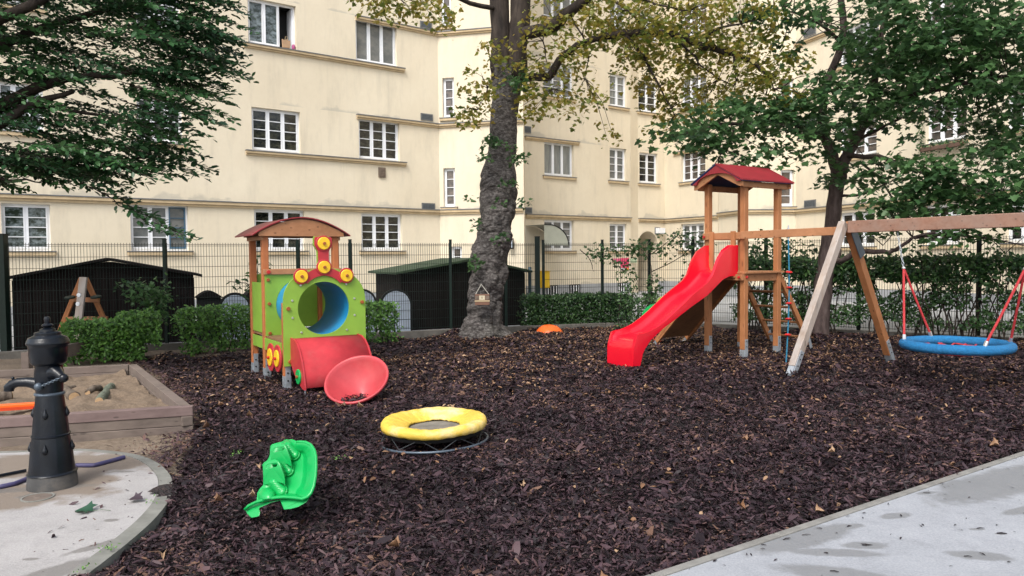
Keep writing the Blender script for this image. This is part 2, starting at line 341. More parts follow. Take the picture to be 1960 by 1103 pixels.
# ================================================================= GROUND
def ground_h(x,y):
    h=.13*(vnoise(x,y,.9,1)-.5)+.14*(vnoise(x,y,2.5,2)-.5)+.085*(vnoise(x,y,5.5,3)-.5)
    h=h-.07*np.exp(-((x-5.7)**2+(y-9.6)**2)/.9**2)
    for a,b_,r_ in ((-1.85,8.7,.8),(-2.5,9.6,.9),(1.8,11.4,.6),(-.72,6.85,.7),(3.9,12.6,1.1)): w=np.exp(-((x-a)**2+(y-b_)**2)/r_**2); h=h*(1-.9*w)-(.05*w if a==-1.85 else 0)
    d=(x-PAV_A[0])*PAV_N[0]+(y-PAV_A[1])*PAV_N[1]; h=h*np.clip(d/.5,.15,1)
    return h
def inpoly(x,y,poly):
    c=np.zeros(len(x),bool); n=len(poly)
    for i in range(n):
        x1,y1=poly[i]; x2,y2=poly[(i+1)%n]
        cond=((y1>y)!=(y2>y)); 
        with np.errstate(divide='ignore',invalid='ignore'): xi=(x2-x1)*(y-y1)/(y2-y1)+x1
        c^=cond&(x<xi)
    return c
def g2(u,v,z=0): q=G(u,v,z); return (float(q[0]),float(q[1]))
PAV_A=np.array([.69,3.86]); PAV_D=unit(np.array([3.57,2.40])); PAV_N=np.array([-PAV_D[1],PAV_D[0]])
left_edge=[(-.75,1.9),g2(60,1200),g2(130,1103),g2(215,1043),g2(268,990),g2(305,940),g2(318,895),g2(385,840),g2(378,770),g2(300,705),g2(272,684)]
FA=(-9.01,13.32); FB=(-1.39,16.88); F1=Seg(FA,FB)
kerbline=[F1(-1.0,.35,0)[:2],F1(8.4,.35,0)[:2],(.75,17.3),(2.2,17.75),(4.2,17.5),(5.6,16.5),(8.8,14.15),(13.5,10.6)]
MUL=left_edge+[g2(480,672)]+[tuple(F1(6.0,.3,0)[:2])]+kerbline[1:]+[tuple(PAV_A+PAV_D*14+PAV_N*.0),tuple(PAV_A-PAV_D*2.4)]
# base ground: sandy soil sheet out to the horizon
m,t,b=newmat('sandy_soil'); v=coords(t)
c=ramp(t,noise(t,v,1.3,8,.65),[(.3,(.09,.066,.045)),(.55,(.18,.135,.095)),(.75,(.25,.19,.14))]); c=mixc(t,.3,c,ramp(t,noise(t,v,22,5,.7),[(.35,(.07,.05,.035)),(.65,(.34,.27,.2))]))
t.links.new(c,b.inputs['Base Color']); b.inputs['Roughness'].default_value=.95; bump(t,b,noise(t,v,14,8,.7),.8,.03); M['soil']=m
g=MB(); g.quad((-120,-60,-.24),(120,-60,-.24),(120,160,-.24),(-120,160,-.24)); tag(g.build('ground',M['soil']),kind='structure')
g=MB(); # gentle soil surface on the left
xs=np.arange(-14,-.5,.12); ys=np.arange(1.0,14.5,.12)
gx,gy=np.meshgrid(xs,ys,indexing='ij'); gz=.02*(vnoise(gx,gy,3,5)-.5)+.01*(vnoise(gx,gy,11,6)-.5)-.012
for sh_ in (.0,.10,.20): gz-=.045*inpoly((gx+sh_*-1).ravel(),gy.ravel(),MUL).reshape(gx.shape)
g.v=[(float(a),float(b_),float(c_)) for a,b_,c_ in zip(gx.ravel(),gy.ravel(),gz.ravel())]; ny=len(ys)
lp=left_edge[::-1]
ctr_in=lambda X,Y:~inpoly(X,Y,[(p[0]+.12,p[1]) for p in MUL])
fx=(gx[:-1,:-1]+.06).ravel(); fy=(gy[:-1,:-1]+.06).ravel(); keep=ctr_in(fx,fy)
ii,jj=np.meshgrid(np.arange(len(xs)-1),np.arange(ny-1),indexing='ij')
for i,j,k in zip(ii.ravel(),jj.ravel(),keep):
    if k: g.f.append((i*ny+j,(i+1)*ny+j,(i+1)*ny+j+1,i*ny+j+1))
tag(g.build('soil_path',M['soil'],smooth='all',fix=False),kind='structure')
# mulch bed surface
m,t,b=newmat('dark_mulch'); v=coords(t)
vo=N(t,'ShaderNodeTexVoronoi'); vo.inputs['Scale'].default_value=38; t.links.new(coords(t,(1,1.6,1)),vo.inputs['Vector'])
c=ramp(t,vo.outputs['Color'],[(.1,(.008,.006,.007)),(.6,(.025,.016,.018)),(.92,(.05,.03,.027)),(1,(.14,.07,.04))])
t.links.new(c,b.inputs['Base Color']); b.inputs['Roughness'].default_value=.75; bump(t,b,vo.outputs['Distance'],1,.03); M['mulch']=m
xs=np.arange(-9.5,14,.09); ys=np.arange(1.2,18.4,.09); gx,gy=np.meshgrid(xs,ys,indexing='ij'); gz=ground_h(gx,gy)-.015
g=MB(); g.v=[(float(a),float(b_),float(c_)) for a,b_,c_ in zip(gx.ravel(),gy.ravel(),gz.ravel())]; ny=len(ys)
fx=(gx[:-1,:-1]+.045).ravel(); fy=(gy[:-1,:-1]+.045).ravel(); keep=inpoly(fx,fy,MUL)
ii,jj=np.meshgrid(np.arange(len(xs)-1),np.arange(ny-1),indexing='ij')
for i,j,k in zip(ii.ravel(),jj.ravel(),keep):
    if k: g.f.append((i*ny+j,(i+1)*ny+j,(i+1)*ny+j+1,i*ny+j+1))
used=sorted(set(k for f in g.f for k in f)); mp={a:i for i,a in enumerate(used)}; g.v=[g.v[a] for a in used]; g.f=[tuple(mp[k] for k in f) for f in g.f]
tag(g.build('mulch_ground',M['mulch'],smooth='all',fix=False),kind='structure')
# pale concrete pad on the left with curved kerb
pad=[g2(-60,872),g2(80,868),g2(150,866),g2(235,875),g2(275,890),g2(298,912),g2(303,935),g2(292,965),g2(262,1000),g2(215,1040),g2(165,1078),g2(125,1110),g2(60,1190)]
pads=[]
for i in range(len(pad)-1):   # smooth
    p0=np.array(pad[max(i-1,0)]);p1=np.array(pad[i]);p2=np.array(pad[i+1]);p3=np.array(pad[min(i+2,len(pad)-1)])
    for k in range(6):
        t_=k/6; pads.append(tuple(.5*((2*p1)+(-p0+p2)*t_+(2*p0-5*p1+4*p2-p3)*t_**2+(-p0+3*p1-3*p2+p3)*t_**3)))
pads.append(pad[-1])
PADX=[(p[0]+.09,p[1]+.05) for p in pads]+[(-1.2,1.0),(-9,1.0),(-9,pads[0][1]+.05)]
# loose chips: density falls with distance because far ones are below a pixel
NCH=400000
cx=RNG.uniform(-9.5,13,NCH*6); cy=3.0+15*RNG.random(NCH*6)**1.0
pr=np.clip((6.0/cy)**1.3,0,1); keep=(RNG.random(len(cx))<pr)&(np.abs(cx)<cy*.74+.5); cx,cy=cx[keep],cy[keep]
pj=cx+ .10*(vnoise(cx,cy,3,9)-.5); k=inpoly(pj,cy,MUL); pd_=inpoly(cx,cy,PADX)&(RNG.random(len(cx))<.985); k&=~pd_
# stragglers thinning out over the soil on the left
d=RNG.random(len(cx)); spill=(~k)&(cx<0)&inpoly(cx-np.abs(RNG.normal(0,.28,len(cx))),cy,[(p[0]-.0,p[1]) for p in MUL])&False
sh=np.abs(RNG.normal(0,.28,len(cx))); spill=(~k)&(cx<-.3)&inpoly(cx+sh,cy,MUL)&(d<.6)&(cy>5.9+.25*np.sin(cx*9))&(~pd_)
spill|=(~k)&(~pd_)&(cy<=5.95)&(cx<0)&inpoly(cx+.55,cy,MUL)
cx2,cy2=cx[spill],cy[spill]; cx,cy=cx[k],cy[k]
if len(cx)>NCH: s_=RNG.permutation(len(cx))[:NCH]; cx,cy=cx[s_],cy[s_]
n1=len(cx); cx=np.concatenate([cx,cx2]); cy=np.concatenate([cy,cy2]); n=len(cx)
z=ground_h(cx,cy); z[n1:]=0
z=z+RNG.uniform(-.01,.022,n)
nr=unit(np.stack([RNG.normal(0,.55,n),RNG.normal(0,.55,n),np.ones(n)],1)); ang=RNG.uniform(0,2*np.pi,n)
hd=np.stack([np.cos(ang),np.sin(ang),RNG.normal(0,.35,n)],1); far=np.clip(cy/7,1,2.1)
L=RNG.lognormal(-3.42,.42,n)*far**.55; Wd=L*RNG.uniform(.35,1.05,n)
rn=RNG.random(n)**1.3*.82*(.45+.55*vnoise(cx,cy,1.1,12)+.45*vnoise(cx,cy,4,13)); tan=RNG.random(n)<(.015+.05*np.clip((cy-8)/6,0,1)+.03*(vnoise(cx,cy,1.6,14)>.62)); rn[tan]=RNG.uniform(.85,1,tan.sum())
rn[n1:]=RNG.uniform(.3,1,n-n1)
o=scatter('bark_chips',M['chip'],T_CHIP,F_CHIP,np.stack([cx,cy,z],1),nr,hd,np.stack([L,Wd,L],1),rnd=rn); tag(o,'loose dark purple brown bark chips covering the play area','bark mulch',kind='stuff')
# fallen leaves: denser towards the back
n=26000; lx=RNG.uniform(-8,12,n*3); ly=3.2+14.5*RNG.random(n*3)**.5; k=inpoly(lx,ly,MUL)&(np.abs(lx)<ly*.75+.5); lx,ly=lx[k][:n],ly[k][:n]
w_=vnoise(lx,ly,.8,21)+.35*(ly>11); k=(RNG.random(len(lx))<np.clip((w_*1.5-.5)*(.45+.55*(ly>8.5)),0.05,1)); lx,ly=lx[k],ly[k]; n=len(lx)
nr=unit(np.stack([RNG.normal(0,.45,n),RNG.normal(0,.45,n),np.ones(n)],1)); ang=RNG.uniform(0,6.28,n)
o=scatter('leaf_litter',M['litter'],[(a,b_,c_*2.2+.12*a) for a,b_,c_ in T_OVAL],F_OVAL,np.stack([lx,ly,ground_h(lx,ly)+.018],1),nr,np.stack([np.cos(ang),np.sin(ang),ang*0],1),np.stack([RNG.uniform(.02,.07,n),RNG.uniform(.015,.07,n),RNG.uniform(.03,.08,n)],1))
tag(o,'dry tan fallen leaves scattered over the dark mulch','fallen leaves',kind='stuff')
n=30; lx=RNG.uniform(-4,6,n*6); ly=RNG.uniform(3.6,9,n*6); k=inpoly(lx,ly,MUL)&(np.abs(lx)<ly*.7); lx,ly=lx[k][:n],ly[k][:n]; n=len(lx)
nr=unit(np.stack([RNG.normal(0,.3,n),RNG.normal(-.3,.3,n),np.ones(n)],1)); ang=RNG.uniform(0,6.28,n)
o=scatter('curled_maple_leaves',M['litter'],[(a*.9,b_*.7,.9*b_*b_+.35*math.sin(a*4)) for a,b_,c_ in T_MAPLE],F_MAPLE,np.stack([lx,ly,ground_h(lx,ly)+.03],1),nr,np.stack([np.cos(ang),np.sin(ang),ang*0],1),RNG.uniform(.05,.085,n))
tag(o,'curled pale brown maple leaves lying on the near mulch','fallen leaves',kind='stuff')
# pavement on the right with its edge strip
def concrete(name,c1,c2,stains,stc,dn,warm=None):
    m,t,b=newmat(name); v=coords(t); c=ramp(t,noise(t,v,2.2,7,.6),[(.3,c1),(.7,c2)]); c=mixc(t,.28,c,ramp(t,noise(t,v,75,3,.7),[(.35,tuple(x*.62 for x in c1)),(.65,tuple(min(1,x*1.15) for x in c2))]))
    sp=ramp(t,noise(t,v,38,3,.75),[(.70,(0,0,0)),(.76,(.7,)*3)]); c=mixc(t,sp,c,(.10,.10,.11)); c=mixc(t,ramp(t,noise(t,v,6,8,.75),[(.5,(0,0,0)),(.75,(.4,)*3)]),c,tuple(x*.6 for x in c1))
    if warm: c=mixc(t,math_(t,'MULTIPLY',blobs(t,v,warm[0],.3,3.5),.85),c,warm[1])
    k=blobs(t,v,stains,dn*1.25,13); c=mixc(t,math_(t,'MULTIPLY',k,.72),c,stc)
    t.links.new(c,b.inputs['Base Color']); rr=math_(t,'SUBTRACT',.85,math_(t,'MULTIPLY',k,.3)); t.links.new(rr,b.inputs['Roughness']); bump(t,b,noise(t,v,90,4,.7),.6,.006); return m
pst=[]
for u,v_,rx,ry,a in ((1715,991,.12,.05,.3),(1620,1012,.12,.045,.3),(1655,1048,.13,.06,0),(1875,1068,.17,.07,-.2),(1870,1017,.05,.02,0),(1915,1026,.035,.015,0),(1530,1035,.42,.13,.5),(1600,1062,.28,.06,-.1),(1925,925,.9,.22,.55),(1850,930,.25,.10,.3),(1775,947,.09,.03,.3),(1600,1103,.3,.1,-.3),(1960,980,.22,.05,.4)):
    q=g2(u,v_); pst.append((q[0],q[1],rx,ry,a))
M['pave']=concrete('pale_concrete_paving',(.265,.28,.305),(.35,.365,.395),pst,(.165,.17,.175),.10)
pa=lambda s,d,z:(PAV_A[0]+PAV_D[0]*s+PAV_N[0]*d,PAV_A[1]+PAV_D[1]*s+PAV_N[1]*d,z)
g=MB(); g.box(pa,-3,16,-9,-.075,-.25,.012); tag(g.build('pavement',M['pave'],fix=True),kind='structure')
M['strip']=sm('edge_strip_concrete',(.20,.195,.18),.85,.2,9,.4,dirt=(.12,.11,.10),dirtamt=.8)
g=MB(); s=-3.0
while s<16: g.box(pa,s,s+.994,-.071,-.018,-.2,.020); s+=1.0
tag(g.build('pavement_edge',M['strip'],bevel=.006),kind='structure')
dp=[];dh=[]
for (x_,y_,rx_,ry_,a_) in pst[:8]+pst[10:12]:
    for _ in range(random.choice((1,1,2))): dp.append((x_+random.gauss(0,rx_*.25),y_+random.gauss(0,ry_*.3),.017)); an_=a_+random.gauss(0,.5); dh.append((math.cos(an_),math.sin(an_),0))
n=len(dp); o=scatter('bark_pieces',M['chip'],T_CHIP,F_CHIP,dp,RNG.normal(0,.1,(n,3))+[0,0,1],dh,np.stack([RNG.uniform(.025,.06,n),RNG.uniform(.02,.04,n),RNG.uniform(.03,.05,n)],1),rnd=np.full(n,.12)); tag(o,'dark wet bark pieces lying in the damp spots of the paving','bark pieces',kind='stuff')
n=420; s_=RNG.uniform(-.5,9,n); d_=-.08-RNG.random(n)**2.2*3; px_=PAV_A[0]+PAV_D[0]*s_+PAV_N[0]*d_; py_=PAV_A[1]+PAV_D[1]*s_+PAV_N[1]*d_; ang=RNG.uniform(0,6.28,n)
L=RNG.uniform(.008,.035,n)
o=scatter('stray_chips',M['chip'],T_CHIP,F_CHIP,np.stack([px_,py_,np.full(n,.018)],1),np.stack([RNG.normal(0,.15,n),RNG.normal(0,.15,n),np.ones(n)],1),np.stack([np.cos(ang),np.sin(ang),ang*0],1),np.stack([L,L*.8,L],1),rnd=RNG.random(n)*.4); tag(o,'tiny dark chips kicked onto the pale paving','bark chips',kind='stuff')
wb=[]
for u,v_,rx,ry,a in ((60,895,1.5,.38,.12),(-20,955,.75,.36,.3),(150,925,.35,.16,.2)): q=g2(u,v_); wb.append((q[0],q[1],rx,ry,a))
db=[]
for u,v_,rx,ry,a in ((70,953,.13,.07,.2),(240,906,.08,.03,0),(60,1075,.05,.02,0),(215,1000,.05,.03,0),(150,1088,.33,.10,.75),(212,1043,.25,.05,.85),(60,940,.5,.06,.2)): q=g2(u,v_); db.append((q[0],q[1],rx,ry,a))
M['pad']=concrete('pale_pad_concrete',(.30,.29,.285),(.39,.375,.37),db,(.15,.14,.13),.12,(wb,(.17,.13,.095)))
g=MB(); poly=pads+[(-1.3,1.0),(-9,1.0),(-9,pads[0][1])]
g.prism(poly,lambda a,b_,c_:(a,c_,b_),-.24,.014); tag(g.build('pavement_pad',M['pad']),kind='structure')
M['padk']=sm('grey_pad_kerb',(.20,.20,.18),.85,.2,6,.4,dirt=(.10,.10,.08))
g=MB(); 
def offs(pts,d):
    out=[]
    for i,p in enumerate(pts):
        a=np.array(pts[max(i-1,0)]);b_=np.array(pts[min(i+1,len(pts)-1)]);t_=unit(b_-a); out.append((p[0]-t_[1]*d*-1*-1,p[1]+t_[0]*d) if False else (p[0]+(-t_[1])*d,p[1]+t_[0]*d))
    return out
kin=offs(pads,.003); kout=offs(pads,.095)
for i in range(len(pads)-1):
    a,b_,c_,d_=kin[i],kin[i+1],kout[i+1],kout[i]
    g.add([(*a,-.2),(*b_,-.2),(*c_,-.2),(*d_,-.2),(*a,.018),(*b_,.018),(*c_,.006),(*d_,.006)],[(4,5,6,7),(0,3,2,1),(3,7,6,2),(0,1,5,4)])
tag(g.build('pavement_kerb',M['padk'],smooth=True),kind='structure')
# yard paving behind the fence
M['yard']=sm('grey_yard_paving',(.30,.31,.32),.9,.15,1.5,.2,dirt=(.14,.13,.11))
yp=[F1(-6,-.25,0)[:2],F1(8.6,-.25,0)[:2],(.7,18.1),(2.2,18.5),(4.4,18.3),(6.1,17.2),(9.2,14.8),(16,9.7),(30,20),(30,45),(-30,45),(-30,12)]
g=MB(); g.prism([(a,b_) for a,b_ in yp],lambda a,b_,c_:(a,c_,b_),-.24,.005); tag(g.build('yard',M['yard']),kind='structure')
# low kerb wall that carries the fences
g=MB()
for a,b_ in zip(kerbline[:-1],kerbline[1:]):
    a=np.array(a);b_=np.array(b_);sg=Seg(a,b_); g.box(sg,0,sg.L-.004,-.12,.0,-.24,.11)
tag(g.build('concrete_kerb',M['kerbc'],bevel=.01),kind='structure')
#PART2
# ================================================================= APARTMENT BUILDING
SL=Seg((-13.30,19.79),(-2.63,27.95)); SL0=Seg(SL(-9,0,0)[:2],(-2.63,27.95))
SB1=Seg((-2.63,27.95),(.45,27.19)); SB1r=Seg((.45,27.19),(.56,31.10)); SMm=Seg((.56,31.10),(5.45,34.75)); SMr=Seg((5.45,34.75),(5.88,35.28))
SF=Seg((5.88,35.28),(7.31,36.24)); SR1=Seg((7.31,36.24),(9.10,33.39)); SB2l=Seg((9.10,33.39),(8.62,31.57)); SB2a=Seg((8.62,31.57),(9.15,29.42)); SB2b=Seg((9.15,29.42),(11.04,29.52))
SR2=Seg((11.04,29.52),(12.47,25.51)); SR2x=Seg((11.04,29.52),SR2(22,0,0)[:2])
ZT=17.0
bld=thing('apartment_building','long cream rendered apartment building with white casement windows around the courtyard','building',(0,30,0))
def wall(seg,ops,z1=ZT):
    ss=sorted(set([0,seg.L]+[x for o in ops for x in o[:2]])); zs=sorted(set([-.07,z1]+[x for o in ops for x in o[2:4]])); g=MB()
    for i in range(len(ss)-1):
        for j in range(len(zs)-1):
            a,b_=ss[i],ss[i+1]; c_,d_=zs[j],zs[j+1]; mx,mz=(a+b_)/2,(c_+d_)/2
            if any(o[0]<mx<o[1] and o[2]<mz<o[3] for o in ops): continue
            g.quad(seg(a,0,c_),seg(b_,0,c_),seg(b_,0,d_),seg(a,0,d_))
    w_=g.build('wall',M['wall'],bld,fix=False,merge=True)
    if not ops: return w_
    g=MB()
    for a,b_,c_,d_ in ops:
        D=-.24
        g.quad(seg(a,0,c_),seg(a,D,c_),seg(a,D,d_),seg(a,0,d_)); g.quad(seg(b_,0,c_),seg(b_,0,d_),seg(b_,D,d_),seg(b_,D,c_))
        g.quad(seg(a,0,d_),seg(a,D,d_),seg(b_,D,d_),seg(b_,0,d_)); g.quad(seg(a,0,c_),seg(b_,0,c_),seg(b_,D,c_),seg(a,D,c_))
    return g.build('wall',M['wall'],bld,fix=False)
WN=0
def window(seg,s0,s1,z0,z1,cas,rows,gm,openc=None,bluec=None,sill=True,label=None):
    fr=lambda a,d,z:seg(a,d,z); D0,D1=-.20,-.13; g=MB(); W=s1-s0; fw=.055
    g.box(fr,s0,s1,D0,D1,z0,z0+fw); g.box(fr,s0,s1,D0,D1,z1-fw,z1); g.box(fr,s0,s0+fw,D0,D1,z0+fw,z1-fw); g.box(fr,s1-fw,s1,D0,D1,z0+fw,z1-fw)
    cw=(W-2*fw)/cas; gl=MB(); bl=MB()
    for c in range(cas):
        a=s0+fw+c*cw; b_=a+cw; q=g
        if c: g.box(fr,a-.022,a+.022,D0,D1+.004,z0+fw,z1-fw)
        a+=.022 if c else 0; b_-=.022 if c<cas-1 else 0
        if openc==c: 
            # sash swung inwards: a narrow leaf seen edge on
            g.box(fr,b_-.03,b_,D0-.38,D0+.02,z0+fw,z1-fw); continue
        if bluec==c: q=bl
        sw=.035; e0,e1=D0+.012,D1+.014
        q.box(fr,a,b_,e0,e1,z0+fw,z0+fw+sw+.02); q.box(fr,a,b_,e0,e1,z1-fw-sw,z1-fw); q.box(fr,a,a+sw,e0,e1,z0+fw+sw+.02,z1-fw-sw); q.box(fr,b_-sw,b_,e0,e1,z0+fw+sw+.02,z1-fw-sw)
        for r_ in range(1,rows):
            zz_=z0+fw+sw+.02+(z1-z0-2*fw-2*sw-.02)*r_/rows; q.box(fr,a+sw,b_-sw,e0+.02,e1-.006,zz_-.011,zz_+.011)
        gl.quad(seg(a+sw-.005,e0+.025,z0+fw),seg(b_-sw+.005,e0+.025,z0+fw),seg(b_-sw+.005,e0+.025,z1-fw),seg(a+sw-.005,e0+.025,z1-fw))
    o=g.build('window',M['white'],bld,bevel=0); 
    if label: o['label']=label
    gl.build('pane',M[gm],o,fix=False)
    if bl.v: bl.build('sash',M['blue'],o)
    bk=MB(); bk.quad(seg(s0,-.62,z0-.1),seg(s1,-.62,z0-.1),seg(s1,-.62,z1+.1),seg(s0,-.62,z1+.1)); bk.quad(seg(s0,-.24,z1),seg(s1,-.24,z1),seg(s1,-.62,z1),seg(s0,-.62,z1));bk.quad(seg(s0,-.24,z0),seg(s1,-.24,z0),seg(s1,-.62,z0),seg(s0,-.62,z0)); bk.quad(seg(s0,-.24,z0),seg(s0,-.24,z1),seg(s0,-.62,z1),seg(s0,-.62,z0)); bk.quad(seg(s1,-.24,z0),seg(s1,-.24,z1),seg(s1,-.62,z1),seg(s1,-.62,z0))
    bk.build('room_interior',M['dark'],o,fix=False)
    if sill: 
        k=MB(); k.box(fr,s0-.10,s1+.10,.0005,.085,z0-.13,z0-.035); k.build('sill',M['ledge'],o,bevel=.008)
        k=MB(); k.box(fr,s0-.11,s1+.11,-.12,.10,z0-.033,z0-.006); k.build('sill_flashing',M['zinc'],o)
    return o
def rect(seg,u0,u1,vt,vb):
    um=(u0+u1)/2; a=seg.hit(u0,(vt+vb)/2)[0]; b_=seg.hit(u1,(vt+vb)/2)[0]; return [a,b_,seg.hit(um,vb)[1],seg.hit(um,vt)[1]]
def rowz(r_,lvl):   # snap sill heights to the storeys: ground 1.93, first 5.06, second 8.36, third 11.62
    z={0:1.96,1:5.10,2:8.40,3:11.66}[lvl]; h=r_[3]-r_[2]; return [r_[0],r_[1],z,z+h]
def facade(seg,spec,extra=()):
    ops=[]; wins=[]
    for (u0,u1,vt,vb,lvl,cas,rows,gm,kw) in spec:
        r_=rect(seg,u0,u1,vt,vb); 
        if lvl is not None: r_=rowz(r_,lvl)
        ops.append(r_); wins.append((r_,cas,rows,gm,kw))
    wall(seg,ops+list(extra))
    for r_,cas,rows,gm,kw in wins: window(seg,*r_,cas,rows,gm,**kw)
    return ops
ns=dict(sill=False)
lw=facade(SL0,[(3,97,388,478,0,2,4,'g_reflpaint',{}),(250,361,393,481,0,3,4,'g_grey',dict(bluec=2,label='window with a dark blue open sash on its right')),(487,583,402,480,0,3,4,'g_dark',{}),(692,770,411,481,0,3,4,'g_dark',{}),
 (-60,-175,388,478,0,2,4,'g_dark',{})[:0] or (-190,-85,380,476,0,2,4,'g_dark',{}),
 (482,575,207,288,1,3,4,'g_dark',ns),(687,765,230,307,1,3,4,'g_dark',ns),(262,350,186,271,1,3,4,'g_dark',{}),(-5,84,157,250,1,3,4,'g_reflpaint',{}),
 (475,567,12,98,2,3,1,'g_reflpaint',dict(openc=2,sill=False,label='window standing open on its right side with things on the sill')),(681,760,48,130,2,3,1,'g_grey',ns),(258,345,-27,66,2,3,4,'g_reflpaint',{}),(-10,80,-60,26,2,3,4,'g_reflpaint',{})])
facade(SB1,[(849,871,322,396,None,1,4,'g_brown',{}),(847,869,149,225,None,1,4,'g_brown',{}),(843,863,-28,50,None,1,4,'g_brown',{}),(863,884,472,512,None,1,2,'g_brown',ns)])
facade(SB1r,[])
facade(SMm,[(1042,1098,421,479,0,3,4,'g_grey',{}),(1167,1200,427,478,0,2,4,'g_grey',{}),(1042,1098,270,334,1,3,1,'g_curt',{}),(1167,1199,281,343,1,2,4,'g_grey',{}),(1040,1098,120,185,2,3,4,'g_grey',{}),(1167,1200,137,199,2,2,4,'g_curt',{}),(1040,1098,-35,25,3,3,1,'g_grey',{}),(1167,1198,-20,40,3,2,4,'g_grey',{})])
facade(SMr,[])
aL=SF.hit(1221,470)[0]; aR=SF.hit(1259,470)[0]; aT=2.86
facade(SF,[(1224,1259,294,352,1,2,4,'g_dark',{}),(1222,1259,156,215,2,2,4,'g_dark',{}),(1222,1259,15,70,3,2,4,'g_dark',{})],extra=[(aL,aR,-.069,aT)])
facade(SR1,[(1303,1347,428,478,0,3,4,'g_grey',{}),(1304,1350,288,348,1,3,4,'g_brown',{}),(1303,1352,145,206,2,3,4,'g_grey',{}),(1303,1352,-10,50,3,3,4,'g_brown',{})])
facade(SB2l,[]); facade(SB2a,[])
facade(SB2b,[(1494,1519,325,395,None,1,4,'g_brown',{}),(1494,1519,150,222,None,1,4,'g_brown',{})])
facade(SR2x,[(1606,1674,404,470,0,3,4,'g_dark',{}),(1769,1838,391,468,0,3,4,'g_dark',{}),(1606,1678,236,302,1,3,4,'g_brown',{}),(1772,1850,200,277,1,3,4,'g_brown',dict(label='window with ivy growing round its frame')),(1604,1682,56,128,2,3,4,'g_grey',{}),(1772,1850,-10,80,2,3,4,'g_brown',{}),(1925,2010,370,468,0,3,4,'g_dark',{}),(1925,2020,150,270,1,3,4,'g_brown',{})])
# arch above the passage, passage walls, dark gate
g=MB(); r_=(aR-aL)/2; cx_=(aL+aR)/2; zs_=aT-r_
ar=[(cx_+r_*math.cos(R(180-i*15)),zs_+r_*math.sin(R(180-i*15))) for i in range(13)]
for i in range(12): g.quad(SF(*[ar[i][0],-.002,ar[i][1]]),SF(ar[i+1][0],-.002,ar[i+1][1]),SF(ar[i+1][0],-.002,aT),SF(ar[i][0],-.002,aT))
g.quad(SF(aL,-.24,zs_),SF(aL,-.24,aT),SF(aL,-.24,aT)); 
for i in range(12): g.quad(SF(ar[i][0],-.002,ar[i][1]),SF(ar[i+1][0],-.002,ar[i+1][1]),SF(ar[i+1][0],-2.4,ar[i+1][1]),SF(ar[i][0],-2.4,ar[i][1]))
g.quad(SF(aL,-.24,-.07),SF(aL,-2.4,-.07),SF(aL,-2.4,zs_),SF(aL,-.24,zs_)); g.quad(SF(aR,-.24,-.07),SF(aR,-2.4,-.07),SF(aR,-2.4,zs_),SF(aR,-.24,zs_))
g.build('archway',M['wall'],bld,fix=False)
g=MB(); g.box(SF,aL-.1,aR+.1,-2.5,-2.4,-.07,aT+.1); g.build('passage_door',sm('brown_passage_door',(.05,.03,.02),.6),bld)
# string course all the way round, upper bands
def band(seg,s0,s1,z,h=.16,d=.11,top=.03,name='string_course'):
    k=MB(); k.box(seg,s0,s1,.0005,d*.55,z-h,z-h*.55); k.box(seg,s0,s1,.0005,d,z-h*.55+.0005,z); o=k.build(name,M['ledge'],bld,bevel=.006)
    k=MB(); k.box(seg,s0-.01,s1+.01,.0005,d+.018,z+.0005,z+top); k.build('flashing',M['zinc'],o)
for sg in (SL0,SB1,SMm,SF,SR1,SB2a,SB2b,SR2x): band(sg,0.012,sg.L-.012,3.43)
S_=lambda seg,u,v:seg.hit(u,v)[0]
band(SL0,S_(SL0,470,290),S_(SL0,776,314),5.06,.13); band(SL0,S_(SL0,682,219),SL0.L-.012,6.56,.13)
band(SL0,S_(SL0,466,90),S_(SL0,773,138),8.36,.13); band(SL0,S_(SL0,680,33),SL0.L-.012,9.87,.13)
for z in (6.56,9.87): band(SB1,.012,SB1.L,z,.13)
band(SMm,.012,S_(SMm,1107,268),6.60,.13); band(SR1,S_(SR1,1291,290),S_(SR1,1368,275),6.50,.13); band(SR2x,S_(SR2x,1524,80),S_(SR2x,1600,60),9.8,.13)
# plinth
for sg,cut in ((SL0,None),(SB1,None),(SMm,None),(SF,(aL,aR)),(SR1,None),(SB2a,None),(SB2b,None),(SR2x,None)):
    k=MB(); rs=[(0.01,sg.L-.01)] if not cut else [(cut[1]+.02,sg.L-.01)]
    for a,b_ in rs: k.box(sg,a,b_,.0005,.035,-.07,.50)
    k.build('plinth',M['plinth'],bld)
# basement windows in the plinth
for sg,us in ((SMm,(1045,1089,1181)),(SR1,(1300,)),):
    for u in us:
        a=S_(sg,u,553); k=MB(); k.box(sg,a,a+.62,.036,.045,.10,.50); o=k.build('basement_window',M['dark'],bld); k=MB()
        for i in range(4): k.box(sg,a+.06+i*.15,a+.09+i*.15,.046,.07,.08,.46)
        k.build('window_bars',M['white'],o)
# wall vents and small fittings
for sg,u0,u1,vt,vb in ((SL0,804,826,42,55),(SL0,805,828,218,231),(SL0,807,832,389,402),(SMm,1003,1016,242,255),(SMm,1003,1018,397,409),(SR2x,1540,1562,383,397),(SR2x,1539,1562,53,69),(SR2x,1540,1562,222,236)):
    r_=rect(sg,u0,u1,vt,vb); k=MB(); k.box(sg,r_[0],r_[1],.0005,.03,r_[2],r_[3]); o=k.build('wall_vent',M['zinc'],bld)
    k=MB(); k.box(sg,r_[0]+.04,r_[1]-.04,.031,.036,r_[2]+.04,r_[3]-.04); k.build('vent_grille',M['vent'],o)
r_=rect(SL0,724,737,321,340); k=MB(); k.box(SL0,r_[0],r_[1],.0005,.05,r_[2],r_[3]); o=k.build('brown_vent',M['rust'],bld); k=MB()
for i in range(5): k.box(SL0,r_[0]+.02,r_[1]-.02,.051,.062,r_[2]+.03+i*.06,r_[2]+.06+i*.06)
